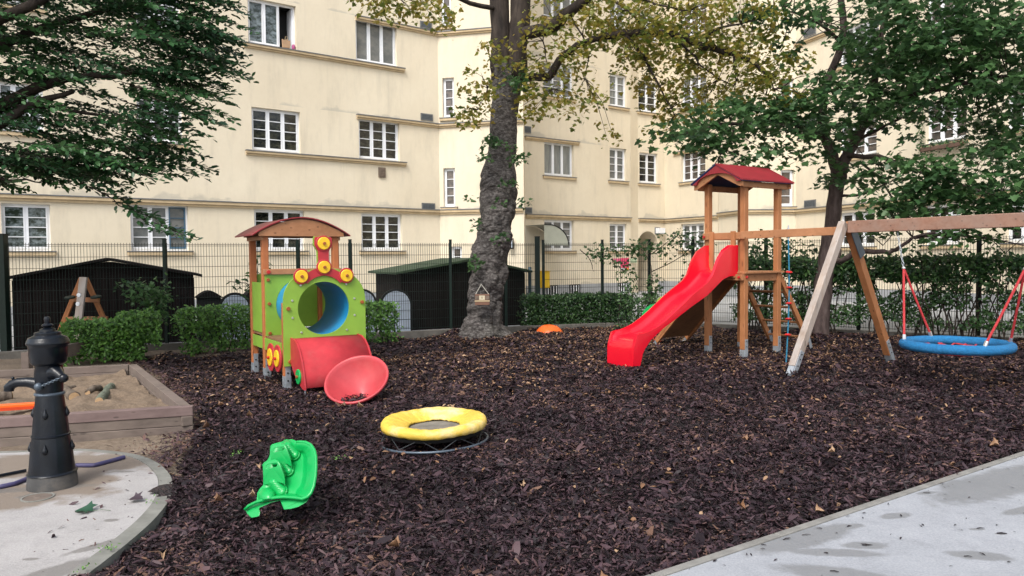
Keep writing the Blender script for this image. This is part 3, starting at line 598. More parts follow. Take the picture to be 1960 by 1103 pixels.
k.build('louvre',M['rust'],o)
# roof (flat slab with overhang) and back body so the block is solid
g=MB(); cl=[SL0(0,.5,0)[:2],SL0(SL0.L,.5,0)[:2],SB1(SB1.L+.3,.5,0)[:2],(1.0,30.7),(5.9,34.2),(7.2,35.3),(8.5,33.2),(8.2,31.4),(8.8,28.9),(10.8,29.0),SR2x(SR2x.L,.5,0)[:2],(40,12),(40,60),(-45,60),(-45,10)]
g.prism(cl,lambda a,b_,c_:(a,c_,b_),ZT+.002,ZT+.35); g.build('roof',M['felt'],bld)
# lamp over the passage, lantern by the stair door, canopy, gas box, pipe, pink panel
def small(name,label,cat,sg,u0,u1,vt,vb,d0,d1,mat,parts=(),group=None):
    r_=rect(sg,u0,u1,vt,vb); a,b_,z0,z1=r_; t_=thing(name,label,cat,sg((a+b_)/2,0,z0),group); k=MB(); k.box(sg,a,b_,d0,d1,z0,z1); k.build('housing',mat,t_,bevel=.012); return t_,a,b_,z0,z1
t_,a,b_,z0,z1=small('wall_lamp','white box lamp on the cream wall right above the arched passage','lamp',SF,1254,1266,437,447,.03,.26,M['white'])
k=MB(); k.box(SF,a-.03,b_-.1,.001,.03,z0-.04,z1+.04); k.build('wall_plate',M['zinc'],t_)
k=MB(); k.box(SF,a+.03,b_-.03,.08,.22,z0-.03,z0-.001); k.build('diffuser',M['milk'],t_)
t_,a,b_,z0,z1=small('gas_meter_box','yellow steel meter box low on the cream wall beside the green gate post','meter box',SMm,1033,1048,520,551,.001,.16,M['yellowbox'])
k=MB(); k.box(SMm,a+.02,b_-.02,.161,.17,z0+.03,z1-.05); k.build('door',M['yellowbox'],t_); k=MB(); k.box(SMm,a+.06,a+.11,.171,.18,z0+.3,z0+.38); k.build('lock',M['dark'],t_); k=MB(); k.box(SMm,a-.02,b_+.02,.001,.2,z1+.001,z1+.03); k.build('lid',M['yellowbox'],t_)
t_=thing('stair_lantern','small black framed lantern on the wall just right of the big trunk','lantern',SB1(SB1.L-.35,0,2.0)); s0=S_(SB1,976,462); k=MB(); k.box(SB1,s0,s0+.17,.1,.27,1.98,2.02); k.box(SB1,s0,s0+.17,.1,.27,2.32,2.36)
for a in (s0,s0+.15):
    for d in (.1,.25): k.box(SB1,a,a+.02,d,d+.02,2.02,2.32)
k.box(SB1,s0+.07,s0+.1,.001,.11,2.33,2.36); k.build('frame',M['black'],t_); k=MB(); k.box(SB1,s0+.03,s0+.14,.13,.24,2.03,2.31); k.build('glass',M['milk'],t_)
# curved canopy over stair door (right side of the first stair tower)
t_=thing('door_canopy','curved smoky glazed canopy beside the ground floor window left of the yellow box','canopy',SMm(.5,0,2.2)); a1=S_(SMm,1052,470); pr_=[(0.02,2.98)]+[(a1-1.05+1.05*math.sin(R(i*9)),2.98-.82*(1-math.cos(R(i*9)))) for i in range(11)]
k=MB()
for (x0,z0),(x1,z1) in zip(pr_[:-1],pr_[1:]): k.add([SMm(x0,.02,z0),SMm(x1,.02,z1),SMm(x1,1.2,z1),SMm(x0,1.2,z0)],[(0,1,2,3)])
k.build('shell',sm('smoky_canopy_sheet',(.33,.34,.30),.35,.1,3,.02),t_,solid=.01,smooth='all')
k=MB(); k.prism([(x,z) for x,z in pr_]+[(.02,2.16)],SMm,1.201,1.206); k.build('end_glass',sm('smoky_end_sheet',(.36,.38,.32),.3,.1,3,.02),t_)
k=MB(); k.tube([SMm(x,1.22,z+.005) for x,z in pr_],.022,6); k.build('rim',M['black'],t_)
t_=thing('drainpipe','dark teal drainpipe beside the tall green gate post','drainpipe',(.62,18.9,0)); k=MB(); q=P(1014,520,18.9); k.tube([(q[0],18.9,-.05),(q[0],18.9,1.30),(q[0],18.95,1.42)],.045,10); k.build('pipe',sm('teal_pipe',(.04,.08,.10),.5),t_,smooth=True); k=MB(); k.box(None,q[0]-.06,q[0]+.06,18.84,18.97,1.30,1.36); k.build('pipe_collar',M['galv'],t_)
# pink painted panel with coloured scribble (writing is not legible in the photograph)
t_=thing('pink_poster','pink and magenta banner with orange and white patches on the cream wall behind the fence','banner',SMm(S_(SMm,1190,505),0,1.2)); 
def pan(u0,u1,vt,vb,d,mat,nm):
    r_=rect(SMm,u0,u1,vt,vb); k=MB(); k.box(SMm,r_[0],r_[1],d,d+.008,r_[2],r_[3]); return k.build(nm,mat,t_)
pk=sm('pink_print',(.62,.10,.22),.6,.25,7,0,dirt=(.75,.5,.55),dirtamt=.6); pan(1172,1190,495,503,.02,pk,'pink_panel'); pan(1187,1203,494,513,.03,sm('magenta_print',(.62,.04,.13),.6,.3,9,0,dirt=(.7,.35,.4),dirtamt=.7),'pink_panel')
pan(1196,1202,513,517,.03,sm('orange_print',(.7,.25,.03),.6),'orange_panel'); pan(1187,1195,513,516,.03,M['white'],'white_panel'); pan(1206,1218,495,503,.02,sm('faint_green_print',(.35,.45,.30),.8,.5,14,0),'green_scribble')
# ivy round the right hand window + flower box
r_=rect(SR2x,1772,1850,200,277); ivp=[]
for i in range(520):
    e=random.random(); 
    if e<.35: a=r_[0]-random.uniform(-.05,.12); z=random.uniform(4.9,6.5)
    else: a=random.uniform(r_[0]-.1,r_[1]+.2); z=random.gauss(4.97,.09)
    ivp.append(SR2x(a,random.uniform(.08,.24),z))
t_=thing('window_box_ivy','trailing ivy round the right first floor window sill','ivy',SR2x(r_[0],.1,4.9))
scatter('foliage',M['lf_hedged'],T_OVAL,F_OVAL,ivp,rdir(520)+np.array([-.6,-.6,.4]),rdir(520),RNG.uniform(.05,.1,520),parent=t_)
k=MB(); k.box(SR2x,r_[0],r_[1],.11,.24,4.86,4.98); k.build('flower_box',sm('terracotta_box',(.12,.07,.05),.7),t_,bevel=.01)
# items on the open window's sill
ow=rowz(rect(SL0,475,567,12,98),2); sa=ow[0]+(ow[1]-ow[0])*.72
t_=thing('paper_bag','small brown paper bag standing in the open upper window','bag',SL0(sa+.12,-.1,8.47)); k=MB(); k.prism([(sa,8.46),(sa+.24,8.46),(sa+.25,8.70),(sa+.19,8.68),(sa+.12,8.72),(sa+.05,8.68),(sa-.01,8.71)],SL0,-.12,-.04); k.build('paper_body',sm('kraft_paper',(.42,.27,.16),.8),t_); k=MB(); k.tube([SL0(sa+.07,-.05,8.69),SL0(sa+.09,-.05,8.80),SL0(sa+.15,-.05,8.80),SL0(sa+.17,-.05,8.69)],.008,5); k.build('handle',M['ledge'],t_)
o=MB(); o.lathe([(0.001,0),(.05,0),(.055,.08),(.04,.13),(.0001,.135)],SL0(sa+.36,-.08,8.46),12); tag(o.build('flower_pot',sm('magenta_pot',(.4,.08,.22),.5),org=SL0(sa+.36,-.08,8.46)),'small magenta pot on the sill beside the paper bag','pot')
# ================================================================= FENCES
def fence(pts,label,thick=(),skip=0,group='green wire mesh fences'):
    t_=thing('mesh_fence',label,'fence',(*pts[0],0),group)
    for i in range(len(pts)-1):
        sg=Seg(pts[i],pts[i+1]); k=MB(); L=sg.L-.05; n=int(L/.05); top=2.0
        for j in range(n+1):
            a=.04+j*(L-.03)/n; h=.0034; k.box(sg,a-h,a+h,-h,h,.12,top)
        for j in range(11):
            z=.14+j*.2; z=min(z,top-.03); k.box(sg,.03,L+.02,.004,.011,z-.004,z+.004); k.box(sg,.03,L+.02,-.011,-.004,z-.004,z+.004)
        k.build('mesh_panel',M['fgreen'],t_)
    for i,p in enumerate(pts):
        if i<skip: continue
        r_=.06 if i in thick else .03; k=MB(); h=2.14 if i in thick else 2.06
        k.box(None,p[0]-r_,p[0]+r_,p[1]-r_*1.1,p[1]+r_*1.1,-.07,h); o=k.build('post',M['fgreen'],t_,bevel=.006)
        k=MB(); k.box(None,p[0]-r_-.004,p[0]+r_+.004,p[1]-r_*1.1-.004,p[1]+r_*1.1+.004,h+.001,h+.018); k.build('post_cap',M['black'],o)
    return t_
fp=[F1(S_(F1,u,470),0,0)[:2] for u in (5,315,570,670,862)]
fence([F1(-2.4,0,0)[:2]]+fp,'dark green wire mesh fence behind the sandbox and toy train',thick=(1,))
gp=[fp[-1],F1(S_(F1,968,470),0,0)[:2],(.60,17.80)]
fence([tuple(np.array(gp[0])+[.03,.015]),gp[1],gp[2]],'dark green wire mesh fence behind the big tree trunk',thick=(2,),skip=1)
fence([(.74,17.84),(2.18,18.25),(3.3,18.2),(4.3,18.0),(5.7,17.0),(7.25,15.82),(8.95,14.52),(10.6,13.2),(12.6,11.6)],'dark green wire mesh fence behind the slide and swing',thick=())
# ================================================================= SHEDS
def shed(name,label,sg,a0,a1,zw,zr,dep,ridge=.5,roofm='felt',front=.0):
    t_=thing(name,label,'shed',sg((a0+a1)/2,-dep/2,-.07)); am=a0+(a1-a0)*ridge
    k=MB(); k.prism([(a0,-.07),(a1,-.07),(a1,zw),(am,zr-.03),(a0,zw)],sg,-dep,0); k.build('wall',M['shed'],t_)
    k=MB(); n=int((a1-a0)/.14)
    for i in range(n+1):
        a=a0+(a1-a0)*i/n; zt=zw+(zr-zw)*(1-abs(a-am)/((am-a0) if a<am else (a1-am)))-.05; k.box(sg,a-.012,a+.012,.0005,.013,-.06,zt)
    k.build('board_seam',M['felt'],t_)
    ov=.16; sl=(zr-zw)/(am-a0); sr=(zr-zw)/(a1-am)
    k=MB(); k.prism([(a0-ov,zw-ov*sl),(am,zr),(a1+ov,zw-ov*sr),(a1+ov,zw-ov*sr+.05),(am,zr+.05),(a0-ov,zw-ov*sl+.05)],sg,-dep-.15,.14); k.build('roof',M[roofm],t_)
    return t_
FS=Seg(F1(0,-.9,0)[:2],F1(8.4,-.9,0)[:2])
shed('garden_shed','wide low black wooden shed with a gable behind the left fence',FS,S_(FS,26,600),S_(FS,372,600),1.36,1.68,2.4)
t_=shed('garden_shed','black wooden shed with mossy green roof behind the big tree',FS,S_(FS,768,600),S_(FS,1004,600),1.33,1.62,2.2,.58,'moss')
k=MB(); a=S_(FS,845,600); k.box(FS,a,a+.02,.014,.03,.1,1.3); k.box(FS,a-.95,a-.93,.014,.03,.1,1.25); k.build('door_trim',M['shed'],t_)
# arched panels of white plastic with dark rims behind the fence
g_='arched white panels behind the fence'
AS=Seg(F1(0,-.45,0)[:2],F1(8.4,-.45,0)[:2])
for u0,u1,vt,lab in ((419,481,560,'white arched plastic panel with dark rim left of the toy train'),(664,722,553,'white arched plastic panel with dark rim just right of the toy train'),(727,789,553,'white arched plastic panel with dark rim beside the mossy shed')):
    a=S_(AS,u0,600); b_=S_(AS,u1,600); rr_=(b_-a)/2; c_=(a+b_)/2; zt=AS.hit((u0+u1)/2,vt)[1]; zc=zt-rr_
    t_=thing('arched_panel',lab,'panel',AS(c_,0,0),g_); ap=[(a,-.05),(b_,-.05)]+[(c_+rr_*math.cos(R(i*12)),zc+rr_*math.sin(R(i*12))) for i in range(16)]
    k=MB(); k.prism(ap,AS,-.06,-.0); k.build('rim',M['black'],t_); k=MB(); ri=rr_-.05; ap=[(c_-ri,.0),(c_+ri,.0)]+[(c_+ri*math.cos(R(i*12)),zc+ri*math.sin(R(i*12))) for i in range(16)]
    k.prism(ap,AS,.002,.02); o=k.build('sheet',M['milk'],t_); k=MB()
    for i in range(5):
        z=.12+i*.18; hw=ri if z<zc else math.sqrt(max(0,ri*ri-(z-zc)**2)); k.box(AS,c_-hw+.01,c_+hw-.01,.021,.027,z,z+.012)
    k.build('rib',M['galv'],o)
for u0,u1,vt,lab in ((380,425,558,'black plastic crate with rounded lid left of the toy train'),(474,500,556,'black plastic crate between white panel and toy train')):
    a=S_(AS,u0,600); b_=S_(AS,u1,600); zt=AS.hit((u0+u1)/2,vt)[1]; t_=thing('storage_box',lab,'storage box',AS((a+b_)/2,-.4,0),'black crates behind the fence'); k=MB(); k.box(AS,a,b_,-.75,-.12,-.05,zt-.14); k.build('body',M['black'],t_,bevel=.02)
    k=MB(); n=8; k.prism([(a-.03,zt-.139)]+[(a-.03+(b_-a+.06)*i/n,zt-.13+.13*math.sin(math.pi*i/n)) for i in range(n+1)]+[(b_+.03,zt-.139)],AS,-.78,-.09); k.build('lid',M['felt'],t_); 
    k=MB()
    for i in range(3): k.box(AS,a,b_,-.119,-.105,.12+i*.2,.15+i*.2)
    k.build('rib',M['felt'],t_)
# wooden A-shaped stand with discs in front of the left shed
t_=thing('wooden_trestle','wooden A shaped trestle with round white discs standing before the black shed','trestle',(*g2(163,660)[:2],0)); Y=13.3
pt=lambda u,v,y=Y:tuple(P(u,v,y)); k=MB(); k.bar(pt(160,531),pt(146,650,13.1),.13,.05,(1,0,0)); k.build('leg',M['woodgrey'],t_,bevel=.006)
for a,b_ in (((156,533),(112,640)),((164,533),(212,640))): k=MB(); k.bar(pt(*a,13.4),pt(*b_,13.6),.08,.05,(1,0,0)); k.build('leg',M['woodz'],t_,bevel=.006)
k=MB(); k.bar(pt(138,573,13.45),pt(190,575,13.45),.05,.08,(0,1,0)); k.bar(pt(128,612,13.5),pt(206,611,13.5),.05,.10,(0,1,0)); k.build('crossbar',M['woodx'],t_)
for q in ((153.5,565,13.08),(151.5,582,13.06)): k=MB(); k.disc(P(*q)+np.array([0,-.03,0]),(0,-1,0.1),.036,.02); k.build('white_disc',M['white'],t_)
k=MB(); k.disc(P(134,571,13.3),(0,-.2,1),.09,.03); k.disc(P(184,570,13.3),(0,-.2,1),.09,.03); k.build('green_disc',M['fgreen'],t_)
#PART3
# ================================================================= TOY TRAIN
TO=np.array([-2.89,9.65]); TR=Seg(TO,TO+np.array([.848,.530]))
def tf(x,y,z): return TR(x,y,z)
trn=thing('toy_train','green and red toy steam train playhouse with yellow discs and arched wooden roof','playhouse',TR(.5,-.7,0))
def rayout(poly,cx,cz,ang):
    dx,dz=math.cos(ang),math.sin(ang); best=1e9
    for i in range(len(poly)):
        (x1,z1),(x2,z2)=poly[i],poly[(i+1)%len(poly)]; ex,ez=x2-x1,z2-z1; den=dx*ez-dz*ex
        if abs(den)<1e-9: continue
        t_=((x1-cx)*ez-(z1-cz)*ex)/den; s_=((x1-cx)*dz-(z1-cz)*dx)/den
        if t_>0 and -1e-6<=s_<=1+1e-6: best=min(best,t_)
    return cx+dx*best,cz+dz*best
def holed(poly,cx,cz,r,fr,y0,y1):
    angs=sorted(set([round(i*2*math.pi/64,5) for i in range(64)]+[round(math.atan2(z-cz,x-cx)%(2*math.pi),5) for x,z in poly])); k=MB(); n=len(angs)
    for y in (y0,y1):
        for a in angs: k.v.append(fr(cx+r*math.cos(a),y,cz+r*math.sin(a)))
        for a in angs: X,Z=rayout(poly,cx,cz,a); k.v.append(fr(X,y,Z))
    for i in range(n):
        j=(i+1)%n; k.f+= [(i,j,n+j,n+i),(2*n+i,3*n+i,3*n+j,2*n+j),(i,2*n+i,2*n+j,j),(n+i,n+j,3*n+j,3*n+i)]
    return k
def sup(cx,cz,rx,rz,e,a0,a1,n): 
    out=[]
    for i in range(n+1):
        a=R(a0+(a1-a0)*i/n); c,s=math.cos(a),math.sin(a); out.append((cx+rx*math.copysign(abs(c)**(2/e),c),cz+rz*abs(s)**(2/e)))
    return out
pf=[(-.03,.29),(1.07,.29)]+sup(.52,1.10,.55,.44,2.25,0,180,24)
o=holed(pf,.50,1.02,.345,tf,-.03,0).build('front_panel',M['green'],trn)
for i in range(12):
    a=R(i*30+15); k=MB(); k.disc(tf(.50+.43*math.cos(a),.0,1.02+.43*math.sin(a)),(*TR.n,0),.014,.01,8); k.build('bolt',M['bolt'],o)
for x,z in ((.03,1.03),(1.02,1.08),(.04,.35)): k=MB(); k.disc(tf(x,0,z),(*TR.n,0),.025,.025,10); k.build('bolt_cap',M['knob'],o)
# red arch with chimney and green backing
ach=[(.50+.39*math.cos(R(a)),1.16+.39*math.sin(R(a))) for a in range(40,141,5)]; ain=[(.50+.285*math.cos(R(a)),1.16+.285*math.sin(R(a))) for a in range(140,39,-5)]
k=MB(); 
for i in range(20):
    q=[ach[i],ach[i+1],ain[19-i],ain[20-i]]; k.prism(q,tf,.002,.022)
k.build('red_arch',M['red'],trn)
chp=[(.43,1.56),(.43,1.76),(.385,1.84),(.385,1.93),(.40,1.95),(.60,1.95),(.615,1.93),(.615,1.84),(.57,1.76),(.57,1.56)]
k=MB(); k.prism(chp,tf,.002,.022); k.build('chimney',M['red'],trn); k=MB(); k.prism([(x-.012,z+.006) for x,z in chp],tf,-.028,-.001); k.build('chimney_backing',M['green'],trn)
for x,z in ((.20,1.44),(.50,1.555),(.80,1.44),(.50,1.865)):
    k=MB(); k.disc(tf(x,.0225,z),(*TR.n,0),.103,.012,24); o=k.build('red_disc',M['red'],trn); k=MB(); k.disc(tf(x,.035,z),(*TR.n,0),.082,.018,24); k.build('yellow_disc',M['yellow'],o,smooth=True); k=MB(); k.disc(tf(x,.054,z),(*TR.n,0),.02,.02,10); k.build('bolt_cap',M['knob'],o,smooth=True)
# tunnel tube
Mx=Matrix(((TR.d[0],0,TR.n[0]),(TR.d[1],0,TR.n[1]),(0,1,0)))
k=MB(); k.lathe([(.345,-.031),(.345,-1.0),(.372,-1.0),(.372,-.031),(.345,-.031)],tf(.50,0,1.02),40,Mx); k.build('tunnel',M['bluep'],trn,smooth=True)
# cab front panel, rail, sides
pc=[(-.02,.60),(1.04,.60),(1.04,1.45),(-.02,1.45)]
o=holed(pc,.50,1.02,.374,tf,-.96,-.93).build('cab_panel',M['green'],trn)
for x,z in ((.02,1.38),(.03,1.05),(.03,.64)): k=MB(); k.disc(tf(x,-.929,z),(*TR.n,0),.024,.022,10); k.build('bolt_cap',M['knob'],o)
k=MB(); k.box(tf,-.04,1.06,-.965,-.90,1.452,1.53); k.build('rail',M['woodx'],trn,bevel=.008)
k=MB(); k.disc(tf(.02,-.899,1.49),(*TR.n,0),.026,.025,10); k.build('bolt_cap',M['redknob'],trn)
for x in (-.055,1.035):
    k=MB(); k.box(tf,-.03 if x<0 else 1.01,-.01 if x<0 else 1.03,-1.64,-1.05,.64,1.34); k.build('side_panel',M['green'],trn); k=MB(); k.box(tf,-.035 if x<0 else 1.01,-.015 if x<0 else 1.03,-1.64,-.13,.42,.58); k.build('lower_panel',M['green'],trn)
k=MB(); k.box(tf,-.02,1.02,-1.64,-.98,.60,.63); k.build('floor',M['darkboard'],trn); k=MB(); k.box(tf,-.02,1.02,-.92,-.04,.585,.61); k.build('deck',M['darkboard'],trn)
k=MB(); k.prism([(-.02,.631),(.3,.631),(.3,.80),(-.02,.80)],tf,-1.5,-1.1); k.build('seat',M['red'],trn,bevel=.01)
k=MB(); k.prism([(0.0,.64),(.95,.64),(.95,1.45),(0,1.45)],tf,-1.72,-1.70); k.build('back_panel',M['green'],trn)
def footp(x,y,z0=.22,fr=tf,pr=None,w_=.05):
    k=MB(); k.box(fr,x-.030,x+.034,y+.046,y+.054,-.05,z0+.07); k.box(fr,x-w_+.004,x+w_-.004,y-w_+.004,y+w_-.004,-.05,z0-.06); o=k.build('post_foot',M['galv'],pr or trn)
    k=MB()
    for z in (z0-.02,z0-.12): k.disc(fr(x,y+.054,z),(*TR.n,0),.012,.008,8)
    k.build('bolt',M['black'],o)
for x,y,zt in ((.02,-.085,1.1),(1.0,-.085,1.1),(-.0,-1.0,1.99),(1.0,-1.0,1.99),(-.0,-1.69,1.99),(1.0,-1.69,1.99)):
    k=MB(); k.box(tf,x-.045,x+.045,y-.045,y+.045,.14,zt); k.build('post',M['woodr'],trn,bevel=.008); footp(x,y)
for y in (-.93,-1.79):   # arched fascia
    ap=[(-.1,1.985)]+[(-.1+1.2*i/16,1.995+.225*math.sin(math.pi*(i+1)/18)) for i in range(17)]+[(1.1,1.985)]
    k=MB(); k.prism(ap,tf,y,y+.04); k.build('roof_fascia',M['woodx'],trn)
for x in (-.045,1.045): k=MB(); k.box(tf,x-.02,x+.02,-1.75,-.95,1.93,1.984); k.build('roof_beam',M['woodx'],trn)
ap=[(-.19+1.38*i/20,1.985+.25*math.sin(math.pi*i/20)**.9) for i in range(21)]
k=MB()
for (x0,z0),(x1,z1) in zip(ap[:-1],ap[1:]): k.prism([(x0,z0+.004),(x1,z1+.004),(x1,z1+.020),(x0,z0+.020)],tf,-1.95,-.86)
k.build('roof',M['roofred'],trn)
# wheels on the left flank
for d_,z,rr_ in ((-.26,.37,.18),(-.60,.35,.19)):
    nn=(-TR.d[0],-TR.d[1],0); k=MB(); k.disc(tf(-.037,d_,z),nn,rr_,.018,28); o=k.build('wheel',M['red'],trn); k=MB(); k.disc(tf(-.056,d_,z),nn,rr_*.62,.014,24); k.build('wheel_hub',M['yellow'],o); k=MB(); k.disc(tf(-.071,d_,z),nn,.02,.025,10); k.build('bolt_cap',M['redknob'],o)
    nn=(TR.d[0],TR.d[1],0); k=MB(); k.disc(tf(1.062,d_,z),nn,rr_,.022,28); o=k.build('wheel',M['red'],trn); k=MB(); k.disc(tf(1.085,d_,z),nn,rr_*.62,.016,24); k.build('wheel_hub',M['yellow'],o)
# hood in front
hp=[(0.002,.655),(.14,.645),(.27,.60),(.38,.52),(.47,.40),(.535,.26),(.575,.10),(.58,.06)]
fy=lambda x:(lambda a,b_,c_:tf(x+b_,a,c_))
for x in (.05,.945):
    k=MB(); k.prism(hp+[(.5,.06),(.25,.14),(.10,.24),(0.002,.32)],fy(x),0,.022); k.build('hood_side',M['red'],trn)
k=MB()
for a0,c0 in hp[:-1]: k.v+=[tf(.0725,a0*.97,c0-.02),tf(.9445,a0*.97,c0-.02)]
k.f=[(2*i,2*i+1,2*i+3,2*i+2) for i in range(len(hp)-2)]
k.build('hood',M['hood'],trn,solid=.02,smooth='all')
nn=(-TR.d[0],-TR.d[1],0); k=MB(); k.disc(tf(.049,.36,.20),nn,.095,.02,24); o=k.build('green_disc',M['sgreen'],trn); k=MB(); k.disc(tf(.028,.36,.20),nn,.02,.02,10); k.build('bolt_cap',M['knob'],o)
k=MB(); k.tube([tf(.08,.5,.1),tf(.08,.52,-.05)],.012,6); k.tube([tf(.92,.5,.1),tf(.92,.52,-.05)],.012,6); k.build('support_rod',M['galv'],trn)
# funnel
fc=Vector(P(682,725,9.0)); fn=Vector((-.12,-.62,.80)).normalized(); Q=fn.to_track_quat('Z','Y').to_matrix()
k=MB(); k.lathe([(.001,-.335),(.04,-.325),(.20,-.19),(.345,-.045),(.362,0),(.385,.008),(.392,-.01),(.388,-.03),(.368,-.035),(.36,-.06),(.21,-.215),(.03,-.35),(.001,-.355)],tuple(fc),48,Q); k.build('funnel',M['redf'],trn,smooth='all')
# ================================================================= SLIDE TOWER
TP=np.array([3.77,12.30]); TW=Seg(TP,TP+np.array([.829,.559]))
tw=thing('slide_tower','wooden play tower with red pitched roof and a red wavy slide','play tower',TW(.42,-.37,0))
def foot2(x,y,pr):
    k=MB(); k.box(TW,x-.034,x+.034,y+.049,y+.057,-.06,.30); k.box(TW,x-.046,x+.046,y-.046,y+.046,-.06,.13); o=k.build('post_foot',M['galv'],pr); k=MB()
    for z in (.27,.18): k.disc(TW(x,y+.058,z),(*TW.n,0),.009,.006,8)
    k.build('bolt',M['black'],o)
for x,y in ((0,0),(0,-.75),(.85,0),(.85,-.75)):
    k=MB(); k.box(TW,x-.048,x+.048,y-.048,y+.048,.13,2.87); o=k.build('post',M['woodz'],tw,bevel=.008); foot2(x,y,tw)
k=MB(); k.box(TW,-.06,.94,-.83,.08,1.365,1.40); k.build('platform',M['woodx'],tw,bevel=.006)
for y in (-.75,0):
    k=MB(); k.box(TW,-.045,.90,y-.02 if y else y-.055,y+.055 if y else y+.02,1.25,1.364) if False else k.box(TW,.049,.801,y-.025,y+.025,1.24,1.364); k.build('joist',M['woodx'],tw)
k=MB(); k.box(TW,.049,.801,-.77,-.73,1.93,2.04); k.build('rail',M['woodx'],tw); k=MB(); k.box(TW,-.09,-.05,-.80,.05,1.93,2.04); k.build('rail',M['woodx'],tw,bevel=.006)
for y in (-.58,-.13): k=MB(); k.box(TW,-.135,-.0905,y-.04,y+.04,1.30,2.06); k.build('slide_post',M['woodz'],tw,bevel=.006)
k=MB(); k.box(TW,-.10,-.05,-.80,.05,1.26,1.36); k.build('rail',M['woodx'],tw)
for x,y,z in ((-.05,0,1.98),(-.11,-.0,1.31),(-.09,-.75,1.98),(.0,.05,1.98),(.0,.05,1.31),(.85,.05,1.98)):
    k=MB(); nn=(-TW.d[0],-TW.d[1],0) if y<=0 and x<0 else (*TW.n,0); k.disc(TW(x-.01 if nn[0]<0 else x,y,z),nn,.022,.022,10); k.build('bolt_cap',M['redknob'],tw)
# roof
er=2.86; rz=3.15; dm=-.375; de=.535
for sgn,nm,mm in ((1,'roof_slope',M['roofred']),(-1,'roof_slope',M['roofblue'])):
    k=MB(); k.prism([(dm,rz),(dm+sgn*de,er),(dm+sgn*de,er+.022),(dm,rz+.024)],lambda a,b_,c_:TW(b_,a,c_),-.26,1.08); o=k.build(nm,mm,tw); o['label']='red painted slope' if sgn>0 else 'dark blue painted slope'
    k=MB(); k.prism([(dm,rz-.001),(dm+sgn*(de-.01),er-.001),(dm+sgn*(de-.01),er-.012),(dm,rz-.012)],lambda a,b_,c_:TW(b_,a,c_),-.25,1.07); k.build('roof_lining',M['roofblue'],o)
    for s_ in (-.21,1.0): k=MB(); k.prism([(dm,rz-.013),(dm+sgn*(de-.03),er-.0),(dm+sgn*(de-.03),er-.09),(dm+sgn*(de-.1),er-.085),(dm,rz-.16)],lambda a,b_,c_:TW(b_,a,c_),s_,s_+.04); k.build('rafter',M['woodx'],tw)
    k=MB(); k.box(TW,-.165,.995,dm+sgn*(de-.09)-.022,dm+sgn*(de-.09)+.022,er-.10,er-.005); k.build('eaves_beam',M['woodx'],tw,bevel=.006)
k=MB(); gp_=[(dm-de+.02,er-.005),(dm,rz-.004),(dm+de-.02,er-.005)]+[(dm+(de-.12)*math.cos(R(a)),er-.01+.16*math.sin(R(a))) for a in range(0,181,15)]
n=13; top_=[(dm+(de-.02)*math.cos(R(a)),er-.006+(rz-er)*(1-abs(math.cos(R(a))))) for a in range(0,181,15)]; bot_=gp_[3:]
for i in range(12): k.prism([top_[i],top_[i+1],bot_[i+1],bot_[i]],lambda a,b_,c_:TW(b_,a,c_),-.25,-.215)
k.build('gable_board',M['roofred'],tw)
# ladder on the far side
for y in (-.80,.0):
    k=MB(); k.bar(TW(.88,y,1.36),TW(1.72,y,.14),.05,.09,(*TW.n,0)); k.build('ladder_rail',M['woodz'],tw); k=MB(); k.bar(TW(1.66,y+.03,.28),TW(1.80,y+.03,-.05),.008,.07,(*TW.n,0)); k.build('rail_foot',M['galv'],tw)
for i in range(5):
    z=1.30-i*.27; s_=.88+(1.36-z)/1.22*.84; k=MB(); k.tube([TW(s_,-.80,z),TW(s_,0,z)],.021,8); k.build('rung',M['woodx'],tw,smooth=True)
# climbing ramp
rp=lambda a,t_,o_:TW(a,-.80-1.22*t_+o_*.74,1.30-1.22*t_+o_*.67)
for x in (.03,.82): k=MB(); k.bar(rp(x,0,-.03),rp(x,.97,-.03),.05,.09,(*TW.d,0)); k.build('ramp_rail',M['woodz'],tw); k=MB(); k.bar(rp(x,.88,-.04),rp(x,1.08,-.04),.008,.07,(*TW.d,0)); k.build('rail_foot',M['galv'],tw)
k=MB()
for i in range(9):
    t0=i*.107; p=[rp(.0,t0,.012),rp(.85,t0,.012),rp(.85,t0+.094,.012),rp(0,t0+.094,.012)]; q=[rp(.0,t0,.036),rp(.85,t0,.036),rp(.85,t0+.094,.036),rp(0,t0+.094,.036)]
    k.add(p+q,[(0,1,2,3),(4,5,6,7),(0,1,5,4),(1,2,6,5),(2,3,7,6),(3,0,4,7)])
k.build('ramp_boards',M['darkboard'],tw)
# slide
prof_n=[(-.02,1.83,1.33),(.18,1.82,1.33),(.34,1.74,1.28),(.46,1.60,1.20),(.58,1.36,1.12),(.70,1.25,1.04),(.85,1.17,.97),(1.05,1.06,.88),(1.25,.93,.78),(1.45,.80,.68),(1.62,.70,.60),(1.80,.61,.50),(1.95,.56,.40),(2.08,.53,.26),(2.13,.52,.15),(2.16,.51,.015)]
bed=[(-.02,1.40),(.10,1.40),(.20,1.385),(.32,1.32),(.45,1.22),(.60,1.11),(.75,1.03),(.90,.97),(1.05,.90),(1.20,.81),(1.40,.68),(1.58,.57),(1.72,.50),(1.86,.455),(2.0,.44),(2.12,.435),(2.20,.42),(2.26,.38),(2.29,.30),(2.295,.02)]
def interp(tab,x,c=1): return float(np.interp(x,[t_[0] for t_ in tab],[t_[c] for t_ in tab]))
ds=list(np.linspace(-.02,2.10,54)); sw=.255
SP=lambda d,y,z:TW(-.06-d,-.375+y,z)
k=MB(); prs=[]
